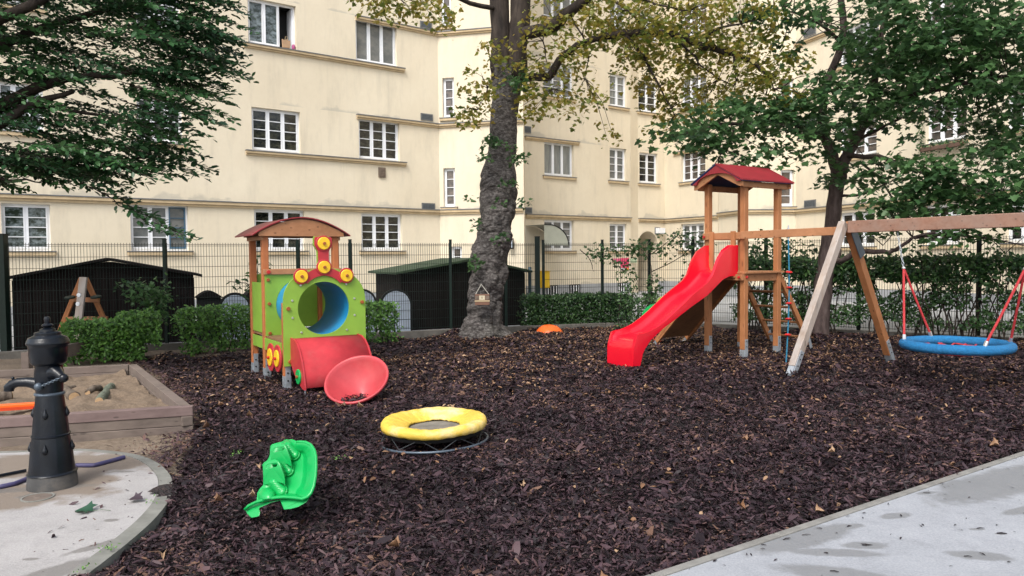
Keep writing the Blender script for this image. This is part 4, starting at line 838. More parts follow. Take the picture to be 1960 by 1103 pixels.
for d_ in ds:
    bz=interp(bed,d_); tz=interp(prof_n,d_,1); lz=interp(prof_n,d_,2)
    ypr=[(-sw-.030,lz),(-sw-.036,tz-.02),(-sw-.034,tz-.004),(-sw-.028,tz),(-sw+.010,tz+.012),(-sw+.014,bz+.09),(-sw+.045,bz+.025),(-sw+.10,bz),(0,bz-.006),(sw-.10,bz),(sw-.045,bz+.025),(sw-.014,bz+.09),(sw-.010,tz+.012),(sw+.028,tz),(sw+.034,tz-.004),(sw+.036,tz-.02),(sw+.030,lz)]
    prs.append(ypr)
np_=len(prs[0])
for d_,pr_ in zip(ds,prs):
    for y,z in pr_: k.v.append(SP(d_,y,z))
for i in range(len(ds)-1):
    for j in range(np_-1): k.f.append((i*np_+j,i*np_+j+1,(i+1)*np_+j+1,(i+1)*np_+j))
# end block: bed rolls over the front, sides come down to the ground
base=len(k.v)-np_; prev=base; 
for d_,bz,lz in ((2.16,.43,.012),(2.22,.415,.012),(2.27,.365,.012),(2.29,.29,.012),(2.295,.012,.011)):
    tz=min(.535,bz+.10) if d_<2.25 else bz+.02; o_=len(k.v)
    for y,z in [(-sw-.030,lz),(-sw-.036,tz-.02),(-sw-.034,tz-.004),(-sw-.028,tz),(-sw+.010,tz+.010),(-sw+.014,bz+.05 if d_<2.25 else bz+.005),(-sw+.045,bz+.018 if d_<2.25 else bz),(-sw+.10,bz),(0,bz-.003),(sw-.10,bz),(sw-.045,bz+.018 if d_<2.25 else bz),(sw-.014,bz+.05 if d_<2.25 else bz+.005),(sw-.010,tz+.010),(sw+.028,tz),(sw+.034,tz-.004),(sw+.036,tz-.02),(sw+.030,lz)]:
        k.v.append(SP(d_,y,max(z,.011)))
    for j in range(np_-1): k.f.append((prev+j,prev+j+1,o_+j+1,o_+j))
    prev=o_
sld=k.build('slide',M['redp'],tw,smooth=True)
# ================================================================= CLIMBING ROPE + SWING
W1=np.array([3.79,10.26]); W2=np.array([5.85,11.69]); WM=(W1+W2)/2; wd=unit(W2-W1); bd_=np.array([wd[1],-wd[0]])
BM=Seg(WM,WM+bd_)       # along the beam; BM.n points ... across
zb=P(1622,435,WM[1])[2]
swg=thing('nest_swing','wooden swing frame with weathered beam carrying a round blue nest seat','swing',(*WM,0))
k=MB(); k.box(BM,.07,3.45,-.055,.055,zb-.085,zb+.085); k.build('beam',M['woodbeam'] if False else wood('swing_beam_wood',(.20,.085,.05),(.37,.185,.115),'z',grey=(.36,.22,.16),greyamt=.5) if False else M['woodbeam'],swg,bevel=.008)
def leg(foot,side,tm,mat,bt):
    top=Vector((*(WM+bd_*bt),zb+.06)); f=Vector((*foot,-.02)); off=Vector((*wd,0))*(side*.035); d=(f-top)
    k=MB(); k.bar(top+off,top+off+d*.93,.10,.12,(*bd_,0)); k.build('leg',mat,swg,bevel=.008)
    k=MB(); a=top+d*.83+off; b_=top+d*1.0+off; sd_=Vector((*bd_,0)); k.bar(a+sd_*.054,b_+sd_*.054,.008,.08,tuple(sd_)); k.bar(top+off+d*.9301,b_,.09,.10,tuple(sd_)); o=k.build('leg_foot',M['galv'],swg)
    k=MB()
    for t_ in (.85,.88,.92): k.disc(tuple(top+d*t_+off+sd_*.059),tuple(sd_),.010,.006,8)
    k.build('bolt',M['black'],o)
leg(W1,-1,0,M['woodgrey'],0.0); leg(W2,1,0,M['woodz'],.02)
for q,s_ in ((W1+bd_*3.4,-1),(W2+bd_*3.4,1)):
    WM_=WM.copy(); leg(q,s_,0,M['woodgrey'] if s_<0 else M['woodz'],3.4)
k=MB(); tp=Vector((*(WM+bd_*.10),zb+.0)); k.bar(tuple(tp+Vector((0,0,-.06))+Vector((*wd,0))*.06),tuple(tp+Vector((*wd,0))*.30+Vector((0,0,-.42))),.012,.14,(*bd_,0)); k.build('bracket',M['steelb'],swg)
# handrail beam from the tower to the swing frame
ra=Vector(TW(-.16,.075,1.985)); rb=Vector((*(WM-wd*.02),zb-.05))
k=MB(); k.bar(ra,rb,.045,.12,(rb-ra).cross(Vector((0,0,1)))); k.build('linking_rail',M['woodx'],tw,bevel=.006)
# rope
u_=1509; best=min(((abs((980+CF*((ra.x+(rb.x-ra.x)*t_)/(ra.y+(rb.y-ra.y)*t_)))-u_),t_) for t_ in np.linspace(0,1,200)))[1]; rt=ra.lerp(rb,float(best))
rop=thing('climbing_rope','blue climbing rope with red discs hanging between tower and swing leg','rope',(rt.x,rt.y,0))
k=MB(); zs=np.linspace(rt.z-.10,.02,22); k.tube([(rt.x+.035*math.sin(z*1.7)-.012*(2-z),rt.y+.02*math.sin(z*2.1),z) for z in zs],.011,8); k.build('rope',M['rope_b'],rop,smooth=True)
k=MB(); k.tube([(rt.x,rt.y,rt.z+.12),(rt.x,rt.y,rt.z-.11)],.010,6); k.disc((rt.x,rt.y,rt.z+.061),(0,0,1),.02,.02,8); k.build('hanger_bolt',M['galv'],rop)
for v_ in (521,551,581,611,641):
    z=P(1512,v_,rt.y)[2]; k=MB(); k.lathe([(.001,-.020),(.03,-.018),(.055,0),(.03,.018),(.001,.020)],(rt.x+.035*math.sin(z*1.7)-.012*(2-z),rt.y+.02*math.sin(z*2.1),z),12,Matrix.Rotation(random.uniform(-.2,.2),3,'X')); k.build('foot_disc',M['redknob'],rop,smooth=True)
# nest
nc=Vector((*(WM+bd_*1.55),.485)); rN=.60
nst=thing('nest_seat' if False else 'swing_basket','round blue rope nest with red net hanging on red ropes','swing seat',tuple(nc))
B3=Vector((*bd_,0)); W3=Vector((*wd,0))
k=MB(); k.tube([nc+B3*(rN*math.cos(2*math.pi*i/48))+W3*(rN*math.sin(2*math.pi*i/48)) for i in range(48)],.062,14,closed=True,jit=.05); k.build('rim',M['nestb'],nst,smooth='all')
k=MB()
for i in range(-4,5):
    h=math.sqrt(max(0,rN**2-(i*.125)**2)); sag=lambda a,b_:-.02-.10*(1-(a*a+b_*b_)/rN**2)
    for A,B_ in ((B3,W3),(W3,B3)):
        k.tube([nc+A*(i*.125)+B_*(h*t_)+Vector((0,0,sag(i*.125,h*t_))) for t_ in np.linspace(-1,1,9)],.011,6)
k.build('net',M['rope_r'],nst)
for t_,sg_ in ((.86,-1),(2.32,1)):
    J=Vector((*(WM+bd_*t_),1.47)); T_=Vector((*(WM+bd_*(t_-.10*(-sg_)*-1 if False else t_+sg_*.09)),zb-.09))
    k=MB(); n=11
    for i in range(n):
        a=T_.lerp(J,i/n); b_=T_.lerp(J,(i+1.15)/n); d=(b_-a); sd_=B3 if i%2 else W3; ln=d.length/2; mid_=(a+b_)/2; dn=d.normalized()
        k.tube([mid_+dn*(ln*math.cos(q*math.pi/4))+sd_*(.014*math.sin(q*math.pi/4)) for q in range(8)],.0045,5,closed=True)
    k.build('chain',M['galv'],nst,smooth='all'); k=MB(); k.sphere(tuple(J),.024,8); k.build('shackle',M['bolt'],nst,smooth=True)
    for e in (-1,1):
        an=R(36)*e; q=nc+B3*(sg_*rN*math.cos(an))+W3*(rN*math.sin(an))+Vector((0,0,.05)); k=MB(); k.tube([J.lerp(q,i/8)+Vector((0,0,-.012*math.sin(math.pi*i/8))) for i in range(9)],.015,8); k.build('hanging_rope',M['rope_r'],nst,smooth=True)
        k=MB(); k.tube([q+Vector((0,0,-.015)),q.lerp(J,.07)],.024,8); k.build('rope_clamp',M['bolt'],nst,smooth=True)
# ================================================================= SMALL TOYS
q=G(832,846); rc=(q[0],q[1],0)
rg=thing('ring_trampoline','worn yellow padded ring on a low steel wire stand','play ring',rc)
pr_=[(.44,.135),(.468,.145),(.476,.17),(.472,.197),(.455,.216),(.415,.222),(.35,.205),(.28,.178),(.235,.160),(.228,.145),(.26,.135),(.44,.135)]
Mt=Matrix.Rotation(R(-1.0),3,'Y')@Matrix.Rotation(R(1.5),3,'X'); k=MB(); k.lathe(pr_,rc,240,Mt)
for i in range(len(k.v)): 
    x,y,z=k.v[i]; a=math.atan2(y-rc[1],x-rc[0]); k.v[i]=(x,y,z+.004*math.sin(a*5)+.002*math.sin(a*23+z*40)-(.004*max(0,math.sin(a*31+.8*math.sin(a*7)))**8 if math.hypot(x-rc[0],y-rc[1])<.44 else 0))
k.build('padding',M['yring'],rg,smooth='all')
k=MB(); k.lathe([(.43,.10),(.455,.134),(.30,.134),(.27,.12),(.43,.10)],rc,64,Mt); k.build('net_edge',M['black'],rg,smooth=True)
k=MB(); k.lathe([(.27,.133),(.001,.125)],rc,40,Mt); k.build('net',sm('pale_grey_mat',(.17,.155,.13),.9,.3,9,.3),rg)
k=MB(); k.tube([(rc[0]+.478*math.cos(2*math.pi*i/64),rc[1]+.478*math.sin(2*math.pi*i/64),.018-.020*math.cos(2*math.pi*i/64-2.8)) for i in range(64)],.012,8,closed=True); k.build('base_ring',M['steelb'],rg,smooth='all')
k=MB(); 
for i in range(8):
    a0=2*math.pi*(i/8)+.2; a1=a0+math.pi/8; a2=a0-math.pi/8
    for a in (a1,a2): k.tube([(rc[0]+.475*math.cos(a0),rc[1]+.475*math.sin(a0),.03),(rc[0]+.44*math.cos(a),rc[1]+.44*math.sin(a),.118)],.0035,5)
k.build('wire_strut',M['wire'],rg)
# orange dome
q=G(1052,640); oc=(q[0],q[1],0.0)
k=MB(); k.lathe([(.31,.0),(.315,.02),(.300,.045),(.285,.06),(.24,.125),(.17,.175),(.08,.20),(.001,.205)],oc,40,Matrix.Rotation(R(8),3,'X')@Matrix.Rotation(R(4),3,'Y'))
dm_=thing('balance_dome','orange plastic half dome lying on the mulch right of the big tree','balance dome',oc); k.build('shell',M['orange'],dm_,smooth='all'); k=MB(); k.lathe([(.314,-.004),(.326,.004),(.326,.02),(.314,.024)],oc,40,Matrix.Rotation(R(8),3,'X')@Matrix.Rotation(R(4),3,'Y')); k.build('rim',M['orange'],dm_,smooth='all'); k=MB(); k.box(None,oc[0]-.05,oc[0]+.05,oc[1]-.345,oc[1]-.30,.01,.05); k.build('handle',M['orange'],dm_,bevel=.012)
# green rocker: a moulded shell leaning on its side, measured in a tilted plane of its own
RN=unit(np.array([-.30,-.70,.62])); R0=G(500,992)
def rk_(X,Y,n=0.0):
    d=ray(383+X/3.055,766+Y/3.055); o_=np.array([0,0,CH]); t_=(n-np.dot(o_-R0,RN))/np.dot(d,RN); return tuple(o_+d*t_)
rk=thing('rocking_seesaw','bright green plastic rocking seesaw tipped over on its side on the mulch','seesaw',tuple(R0))
BODY=[(335,590),(336,548),(352,520),(372,500),(371,385),(380,368),(410,340),(413,275),(440,256),(474,246),(498,234),(540,231),(566,242),(600,245),(632,250),(655,270),(671,300),(677,340),(677,430),(668,500),(650,545),(628,568),(605,578),(480,572),(400,578)]
RIM=[(262,640),(285,618),(330,596),(380,582),(440,571),(500,567),(555,571),(600,578),(628,566),(648,545),(664,505),(674,450),(678,390),(677,330),(668,292),(648,262),(618,247),(585,245),(566,246)]
def segd(x,y,a_,b_):
    ax,ay=a_; bx_,by=b_; L_=(bx_-ax)**2+(by-ay)**2; t_=np.clip(((x-ax)*(bx_-ax)+(y-ay)*(by-ay))/L_,0,1); return np.hypot(x-ax-t_*(bx_-ax),y-ay-t_*(by-ay)),t_
HA=[(413,380),(412,275),(424,263),(446,257),(478,257),(496,266),(508,290),(531,352),(537,400),(505,372)]; HB=[(371,500),(366,385),(378,368),(400,357),(438,352),(456,360),(468,380),(494,450),(498,500),(462,478)]
gxs=np.arange(330,682,2.2); gys=np.arange(228,594,2.2); GX,GY=np.meshgrid(gxs,gys,indexing='ij'); Hh=np.zeros(GX.shape)
sm_=lambda t_:np.clip(t_,0,1)**2*(3-2*np.clip(t_,0,1))
dR=np.full(GX.shape,1e9); 
for p,q in zip(RIM[8:-1],RIM[9:]): dR=np.minimum(dR,segd(GX,GY,p,q)[0])
dB=np.full(GX.shape,1e9)
for p,q in zip(RIM[2:8],RIM[3:9]): dB=np.minimum(dB,segd(GX,GY,p,q)[0])
Hh+=.065*sm_((74-dR)/30)*(.25+.75*sm_((74-dR)/74)); Hh=np.maximum(Hh,.055*sm_((20-dB)/20))
for A_,B_,r_,h0 in (((512,268),(546,314),31,.078),((488,362),(512,408),29,.072),((428,476),(468,526),36,.078)):
    d_,t_=segd(GX,GY,A_,B_); q_=np.sqrt(np.clip(1-(d_/r_)**2,0,1)); Hh=np.maximum(Hh,(h0*(1-.45*t_))*q_**.8+np.where(d_<r_*.8,.0005*np.sin((GY-.35*GX)*.6),0))
    Hh=np.maximum(Hh,.020*sm_((r_+7-d_)/4))
d_=np.hypot(GX-388,(GY-562)*1.0); Hh=np.maximum(Hh,.085*np.sqrt(np.clip(1-(d_/54)**2,0,1)))
lf=sm_((520-GX-.25*(GY-300))/90); Hh=np.maximum(Hh,.045*lf*(GX<500))
for pl,yc in ((HA,318),(HB,412)):
    m_=inpoly(GX.ravel(),GY.ravel(),pl).reshape(GX.shape)&(GY>yc); Hh=np.where(m_,np.maximum(Hh,.03),Hh)
k=MB(); ny=len(gys); ins=inpoly((GX[:-1,:-1]+1.1).ravel(),(GY[:-1,:-1]+1.1).ravel(),BODY)
k.v=[rk_(x,y,h) for x,y,h in zip(GX.ravel(),GY.ravel(),Hh.ravel())]
ii,jj=np.meshgrid(np.arange(len(gxs)-1),np.arange(ny-1),indexing='ij'); k.f=[(i*ny+j,(i+1)*ny+j,(i+1)*ny+j+1,i*ny+j+1) for i,j,c in zip(ii.ravel(),jj.ravel(),ins) if c]
us=sorted(set(q for f in k.f for q in f)); mp={a_:i for i,a_ in enumerate(us)}; k.v=[k.v[a_] for a_ in us]; k.f=[tuple(mp[q] for q in f) for f in k.f]
k.build('body',M['sgreen'],rk,smooth='all',solid=.012)
fr_=lambda a_,n_,c_:rk_(a_,c_,n_)
k=MB(); k.tube([rk_(x,y,.066 if i>1 else .05+.008*i) for i,(x,y) in enumerate(RIM)],.0105,10); k.build('rim',M['sgreen'],rk,smooth='all')
k=MB(); k.prism([(365,560),(375,400),(420,290),(560,250),(640,262),(664,330),(664,440),(650,510),(610,562)],fr_,-.11,-.012); k.build('underside',M['sgreen'],rk,bevel=.01)
k=MB(); k.prism([(466,580),(490,641),(530,637),(575,625),(622,598),(655,548),(664,505),(640,556),(605,570)],fr_,-.07,.035); k.build('runner',M['sgreen'],rk,bevel=.006)
k=MB(); k.prism([(262,643),(275,665),(300,690),(346,680),(352,655),(344,632),(420,600),(500,580),(380,592),(320,606)],fr_,.0,.035); k.build('runner',M['sgreen'],rk,bevel=.006)
for pl,hl in ((HA,[(430,288),(440,280),(486,272),(493,282),(489,294),(438,305),(430,300)]),(HB,[(386,386),(396,377),(444,367),(452,376),(448,389),(396,402),(387,398)])):
    cx0=sum(p[0] for p in hl)/len(hl); cy0=sum(p[1] for p in hl)/len(hl); angs=[2*math.pi*i/48 for i in range(48)]; inn=[rayout(hl,cx0,cy0,a_) for a_ in angs]; ou=[rayout(pl,cx0,cy0,a_) for a_ in angs]; kk=MB(); n=48
    y0_=min(p[1] for p in pl); y1_=max(p[1] for p in pl); nf_=lambda y,e:(.135 if pl is HA else .14)-.085*((y-y0_)/(y1_-y0_))**1.3-e
    for e_ in (.022,0):
        for x,y in inn: kk.v.append(rk_(x,y,nf_(y,e_)))
        for x,y in ou: kk.v.append(rk_(x,y,nf_(y,e_)))
    for i in range(n):
        j=(i+1)%n; kk.f+=[(i,j,n+j,n+i),(2*n+i,3*n+i,3*n+j,2*n+j),(i,2*n+i,2*n+j,j),(n+i,n+j,3*n+j,3*n+i)]
    kk.build('handle',M['sgreen'],rk,bevel=.004)
    kk=MB(); ed_=[p for p in pl if p[1]<y0_+.8*(y1_-y0_)]; ed_=sorted([p for p in ed_ if p[0]<(pl[1][0]+pl[6][0])/2],key=lambda p:-p[1]*1.0)+sorted([p for p in ed_ if p[0]>=(pl[1][0]+pl[6][0])/2],key=lambda p:p[1]*1.0); kk.tube([rk_(x,y,nf_(y,.010)) for x,y in ed_],.0065,8); kk.build('handle_edge',M['sgreen'],rk,smooth='all')
# green boards of a small play piece behind the slide
q=g2(1250,650); gpz=P(1240,598,14.4); BB=Seg((gpz[0]-.3,14.4),(gpz[0]+.5,14.2))
pt_=thing('spring_rider','green and lime curved boards of a small spring rider behind the slide','spring rider',(gpz[0],14.3,0))
s0=S_(BB,1228,600); s1=S_(BB,1262,600); z0=BB.hit(1240,625)[1]; z1=BB.hit(1240,580)[1]
k=MB(); k.prism([(s0,max(.12,z0)),(s1,max(.12,z0)),(s1,z1)]+[(s0+(s1-s0)*(1-math.sin(R(i*15))),z1-(z1-z0)*.62*(1-math.cos(R(i*15)))) for i in range(7)],BB,0,.03); k.build('side_board',M['sgreen'],pt_)
s2=S_(BB,1255,600); s3=S_(BB,1281,600); z2=BB.hit(1268,568)[1]; k=MB(); k.prism([(s2,max(.12,z0)),(s3,max(.12,z0)),(s3,z2)]+[(s2+(s3-s2)*.5*(1-math.sin(R(i*15))),z2-(z2-z0)*.3*(1-math.cos(R(i*15)))) for i in range(7)],BB,-.10,-.07); k.build('side_board',sm('olive_lime_board',(.30,.38,.03),.45),pt_)
k=MB(); k.box(BB,s0+.08,s3,-.068,-.002,.30,.34); k.build('seat',M['darkboard'],pt_); k=MB(); k.tube([BB(s1-.05+.07*math.cos(i*.7),-.15+.07*math.sin(i*.7),i*.0085-.03) for i in range(40)],.012,6); k.build('spring',M['redknob'],pt_,smooth='all')
# ================================================================= STANDPIPE
q=G(101,934); hc=(q[0],q[1],0.0); zv=lambda v_:(935-v_)*hc[1]/1450*1.0+.0
hyd=thing('standpipe','black cast iron water standpipe with finial and curved spout on pale concrete','hydrant',hc)
k=MB(); k.lathe([(.001,-.02),(.163,-.02),(.165,.0),(.163,.04),(.160,.085),(.158,.112)],hc,40); k.build('base',sm('dusty_iron_base',(.055,.055,.055),.75,.3,9,.4,dirt=(.14,.12,.10),dirtamt=.8),hyd,smooth=True); k=MB(); pr_=[(.158,.1125),(.164,.118),(.160,.124),(.150,.13),(.146,.20),(.140,.27),(.131,.34),(.124,.385),(.130,.39),(.130,.40),(.122,.405),(.116,.48),(.108,.55),(.099,.62),(.092,.67),(.089,.688)]
k.lathe(pr_,hc,96)
for i_,(x_,y_,z_) in enumerate(k.v):
    a_=math.atan2(y_-hc[1],x_-hc[0]); f_=1-.030*abs(math.sin(a_*4))**.6*(1 if .14<z_<.67 else 0); k.v[i_]=(hc[0]+(x_-hc[0])*f_,hc[1]+(y_-hc[1])*f_,z_)
k.build('column',M['iron'],hyd,smooth=True)
for z,r_,a0_ in ((.30,.136,.25),(.55,.108,.25)):
    for i in range(4):
        a=i*math.pi/2+a0_; c_,s_=math.cos(a),math.sin(a); k=MB(); k.lathe([(.001,-.028),(.012,-.022),(.020,-.004),(.016,.012),(.006,.034),(.001,.05)],(hc[0]+r_*c_,hc[1]+r_*s_,z),10); k.build('leaf_boss',M['iron'],hyd,smooth=True)
k=MB(); k.lathe([(.088,.684),(.099,.69),(.101,.697),(.097,.704),(.088,.708)],hc,40); k.build('collar',M['steelb'],hyd,smooth=True)
k=MB(); k.lathe([(.088,.705),(.09,.76),(.092,.80),(.095,.85),(.088,.885),(.092,.905),(.108,.915),(.119,.93),(.121,.96),(.125,.965),(.126,1.03),(.130,1.05),(.139,1.058),(.141,1.068),(.136,1.08),(.125,1.105),(.092,1.12),(.086,1.125),(.086,1.14),(.080,1.145),(.052,1.15),(.050,1.165),(.040,1.17),(.024,1.178),(.034,1.185),(.038,1.195),(.030,1.203),(.018,1.208),(.019,1.225),(.022,1.24),(.017,1.255),(.001,1.26)],hc,40); k.build('head',M['iron'],hyd,smooth=True)
hx,hy=hc[0],hc[1]
k=MB(); k.tube([(hx-.02,hy-.01,.74),(hx-.09,hy-.02,.775),(hx-.14,hy-.03,.785),(hx-.20,hy-.04,.785),(hx-.240,hy-.045,.772),(hx-.262,hy-.048,.748),(hx-.264,hy-.048,.725)],[.060,.044,.036,.033,.034,.036,.033],14); k.sphere((hx-.238,hy-.04,.816),.012,6); k.build('spout',M['iron'],hyd,smooth=True)
k=MB(); k.tube([(hx+.02,hy-.03,.83),(hx+.08,hy-.05,.86),(hx+.115,hy-.07,.845),(hx+.15,hy-.09,.825)],[.05,.055,.035,.028],12); k.sphere((hx+.165,hy-.10,.822),.032,8); k.build('lever_arm',M['iron'],hyd,smooth=True)
k=MB(); k.sphere((hx-.005,hy-.12,.765),.028,10); k.build('ball_end',M['steelb'],hyd,smooth=True)
k=MB(); a=Vector((hx+.02,hy-.125,.77)); b_=Vector((hx+.15,hy-.125,.825)); n=9
for i in range(n):
    p=a.lerp(b_,(i+.5)/n); d=(b_-a).normalized(); sd_=Vector((0,0,1)) if i%2 else Vector((0,1,0)); sd_=(sd_-d*sd_.dot(d)).normalized(); k.tube([p+d*(.013*math.cos(j*math.pi/4))+sd_*(.008*math.sin(j*math.pi/4)) for j in range(8)],.003,5,closed=True)
k.build('chain',M['steelb'],hyd)
# hose lying behind
hz=[(-60,935),(0,940),(28,934),(60,922),(100,912),(140,902),(180,898),(210,890),(238,882)]
k=MB(); pts=[]; hp_=[np.array([*g2(u,v_),.03]) for u,v_ in hz]
hp_[3]+=[0,.10,0]; hp_[4]+=[0,.14,0]; hp_[5]+=[0,.06,0]
for i in range(len(hp_)-1):
    for t_ in np.linspace(0,1,5)[:-1]: pts.append(tuple(hp_[i]*(1-t_)+hp_[i+1]*t_))
pts.append(tuple(hp_[-1])); k.tube(pts,.017,10); tag(k.build('hose',M['hose'],smooth=True,org=pts[20]),'purple blue garden hose lying behind the black standpipe','hose')
k=MB(); pts=[(*g2(u,v_),.03) for u,v_ in ((-60,930),(-20,922),(20,914),(50,908))]; k.tube(pts,.012,8); tag(k.build('cable',M['iron'],smooth=True,org=pts[1]),'thin black pipe on the ground left of the standpipe','pipe')
# round cover in the pad, green leaf
q=G(72,953,.014); dc=thing('drain_cover','small round brown metal cover set in the pale concrete pad','drain cover',(q[0],q[1],.014)); mc=sm('brown_metal_cover',(.14,.11,.09),.7,.2,12,.4)
k=MB(); k.lathe([(.001,.006),(.018,.007),(.022,.004),(.085,.005),(.09,.0),(.001,.0)],(q[0],q[1],.0145),28); k.build('lid',mc,dc); k=MB(); k.lathe([(.091,.0),(.091,.006),(.104,.006),(.104,.0)],(q[0],q[1],.0145),28); k.build('ring',M['padk'],dc)
q=G(163,981,.014); lt=[(a,b_,.10*math.sin(a*5)+.25*abs(b_)) for a,b_,c_ in T_MAPLE]
o=scatter('fallen_leaf',leafmat('fresh_fallen_leaf',[(.02,.07,.04),(.03,.09,.05)],.2),lt,F_MAPLE,[(q[0]+.05,q[1],.022)],[(0.05,-.15,1)],[(-1,.12,0)],[.13],org=(q[0],q[1],.02)); tag(o,'fresh green maple leaf lying on the pale concrete pad','leaf')
k=MB(); k.tube([(q[0]+.05,q[1],.024),(q[0]+.10,q[1]+.01,.028),(q[0]+.16,q[1]+.012,.022)],.002,5); o2=k.build('stalk',M['lf_hedge'],None,org=(q[0],q[1],.02)); o2.parent=o; o2.location=(0,0,0)
q=G(250,955,.03); o=scatter('fallen_leaf',leafmat('dark_dry_leaf',[(.05,.035,.045),(.06,.04,.05)],.1),[(a,b_,.5*abs(b_)+.3*a*a) for a,b_,c_ in T_MAPLE],F_MAPLE,[(q[0],q[1],.035)],[(.2,-.3,1)],[(1,-.3,.0)],[.10],org=(q[0],q[1],.02)); tag(o,'dark curled leaf on the kerb edge of the pale pad','leaf')
# ================================================================= SANDBOX
sa_=np.array(g2(370,827)); sb=np.array(g2(262,697,.25)); sc_=np.array(g2(0,853))
SD=Seg(sa_+(sc_-sa_)*3.2,sa_)     # front board line, left to right
sbx=thing('sandbox','wooden sandbox of stacked grey timbers filled with sand','sandbox',(*sa_,0))
side=Seg(sa_,sb); L1=SD.L
for i in range(3):
    z0=-.03+i*.094; inset=.010 if i%2 else 0
    k=MB(); k.box(SD,0,L1-(.09 if i==1 else 0),-.10+inset*0,0-inset,z0,z0+.091); k.build('front_timber',M['sandbeam'] if i<2 else wood('purple_grey_timber',(.105,.07,.065),(.20,.14,.13),'x',.85,grey=(.22,.16,.145),greyamt=.5),sbx,bevel=.006)
    k=MB(); k.box(side,.0 if i==1 else .101,side.L,0.0,.10,z0,z0+.091) if False else k.box(side,.101 if i!=1 else .002,side.L,-.10,.0,z0,z0+.091); k.build('side_timber',M['sandbeam'],sbx,bevel=.006)
back=Seg(sb+(-SD.d)*4.2+np.array([0,-.0]),sb)
for i in range(3):
    z0=-.03+i*.094; k=MB(); k.box(back,0,back.L-.101,0.0,.10,z0,z0+.091) if False else k.box(back,0,back.L-.1,-.05,.05,z0,z0+.091); k.build('back_timber',M['sandbeam'],sbx,bevel=.006)
k=MB(); q=g2(52,722); k.box(None,q[0]-.05,q[0]+.06,q[1]-.05,q[1]+.05,0,.36); k.box(None,q[0]-.04,q[0]+.05,q[1]+.051,q[1]+2.3,.16,.36); k.build('divider_timber',M['sandbeam'],sbx,bevel=.008)
m,t,b=newmat('play_sand'); v=coords(t); c=ramp(t,noise(t,v,2.2,8,.65),[(.3,(.10,.072,.05)),(.6,(.18,.13,.088)),(.75,(.26,.195,.135))]); c=mixc(t,.25,c,ramp(t,noise(t,v,40,4,.7),[(.4,(.07,.05,.035)),(.6,(.30,.225,.155))])); t.links.new(c,b.inputs['Base Color']); b.inputs['Roughness'].default_value=.95; bump(t,b,noise(t,v,20,8,.7),.7,.02); M['sand']=m
a0=np.array(SD(L1-.1,-.1,0)[:2]); a1=np.array(SD(0,-.1,0)[:2]); a2=np.array(back(0,.05,0)[:2]); a3=np.array(back(back.L-.15,.05,0)[:2])
k=MB(); nx=150; ny=110
for i in range(nx+1):
    for j in range(ny+1):
        s_=i/nx;t_=j/ny; p=(a0*(1-s_)+a1*s_)*(1-t_)+(a3*(1-s_)+a2*s_)*t_; x,y=p; h=.14+.07*(vnoise([x],[y],1.5,31)[0]-.5)+.10*(vnoise([x],[y],4,32)[0]-.5)+.045*(vnoise([x],[y],11,33)[0]-.5); k.v.append((x,y,h))
k.f=[(i*(ny+1)+j,(i+1)*(ny+1)+j,(i+1)*(ny+1)+j+1,i*(ny+1)+j+1) for i in range(nx) for j in range(ny)]; k.build('sand',M['sand'],sbx,smooth='all')
def logp(nm,label,u0,v0,u1,v1,r_,mat=None,z=.18,bend=0):
    p=Vector(G(u0,v0,z)); q=Vector(G(u1,v1,z)); t_=thing('log',label,'log',tuple(p),'small logs lying in the sandbox'); k=MB(); n=8; d=(q-p); sd_=d.cross(Vector((0,0,1))).normalized()
    pts=[p.lerp(q,i/n)+Vector((0,0,bend*math.sin(math.pi*i/n)))+sd_*random.uniform(-.006,.006) for i in range(n+1)]; k.tube(pts,[r_*random.uniform(.9,1.08) for _ in pts],14,jit=.05); k.build('bark',mat or M['log'],t_,smooth=True)
    for e,o_ in ((p,-1),(q,1)): k=MB(); k.disc(tuple(e+d.normalized()*(.002*o_)),tuple(d*o_),r_*.86,.004,16); k.build('cut_end',M['cut'],t_)
logp('l','thick short log with a round pale cut end right of the standpipe',142,761,118,744,.062)
logp('l','curved dark brown branch piece behind the pale cut log',168,752,193,744,.035,bend=.03)
logp('l','grey green mossy log at the right of the sandbox logs',190,768,212,740,.045,bark('mossy_log_bark',(.07,.08,.06),(.14,.16,.12),(.22,.24,.18),2))
logp('l','brown log lying at the left picture edge in the sand',-30,763,22,757,.055)
logp('l','small dark stub of wood behind the sandbox logs',130,744,142,741,.025)
p=Vector(G(-80,783,.2)); q=Vector(G(72,773,.2)); brd=thing('orange_beam','flat orange plastic board lying on the sandbox sand','board',tuple((p+q)/2)); k=MB(); k.bar(p,q,.10,.03); k.build('board',M['orange'],brd,bevel=.006); k=MB(); k.bar(p+Vector((0,-.045,-.028)),q+Vector((0,-.045,-.028)),.02,.03); k.build('lip',sm('deep_orange_lip',(.55,.05,.01),.4),brd)
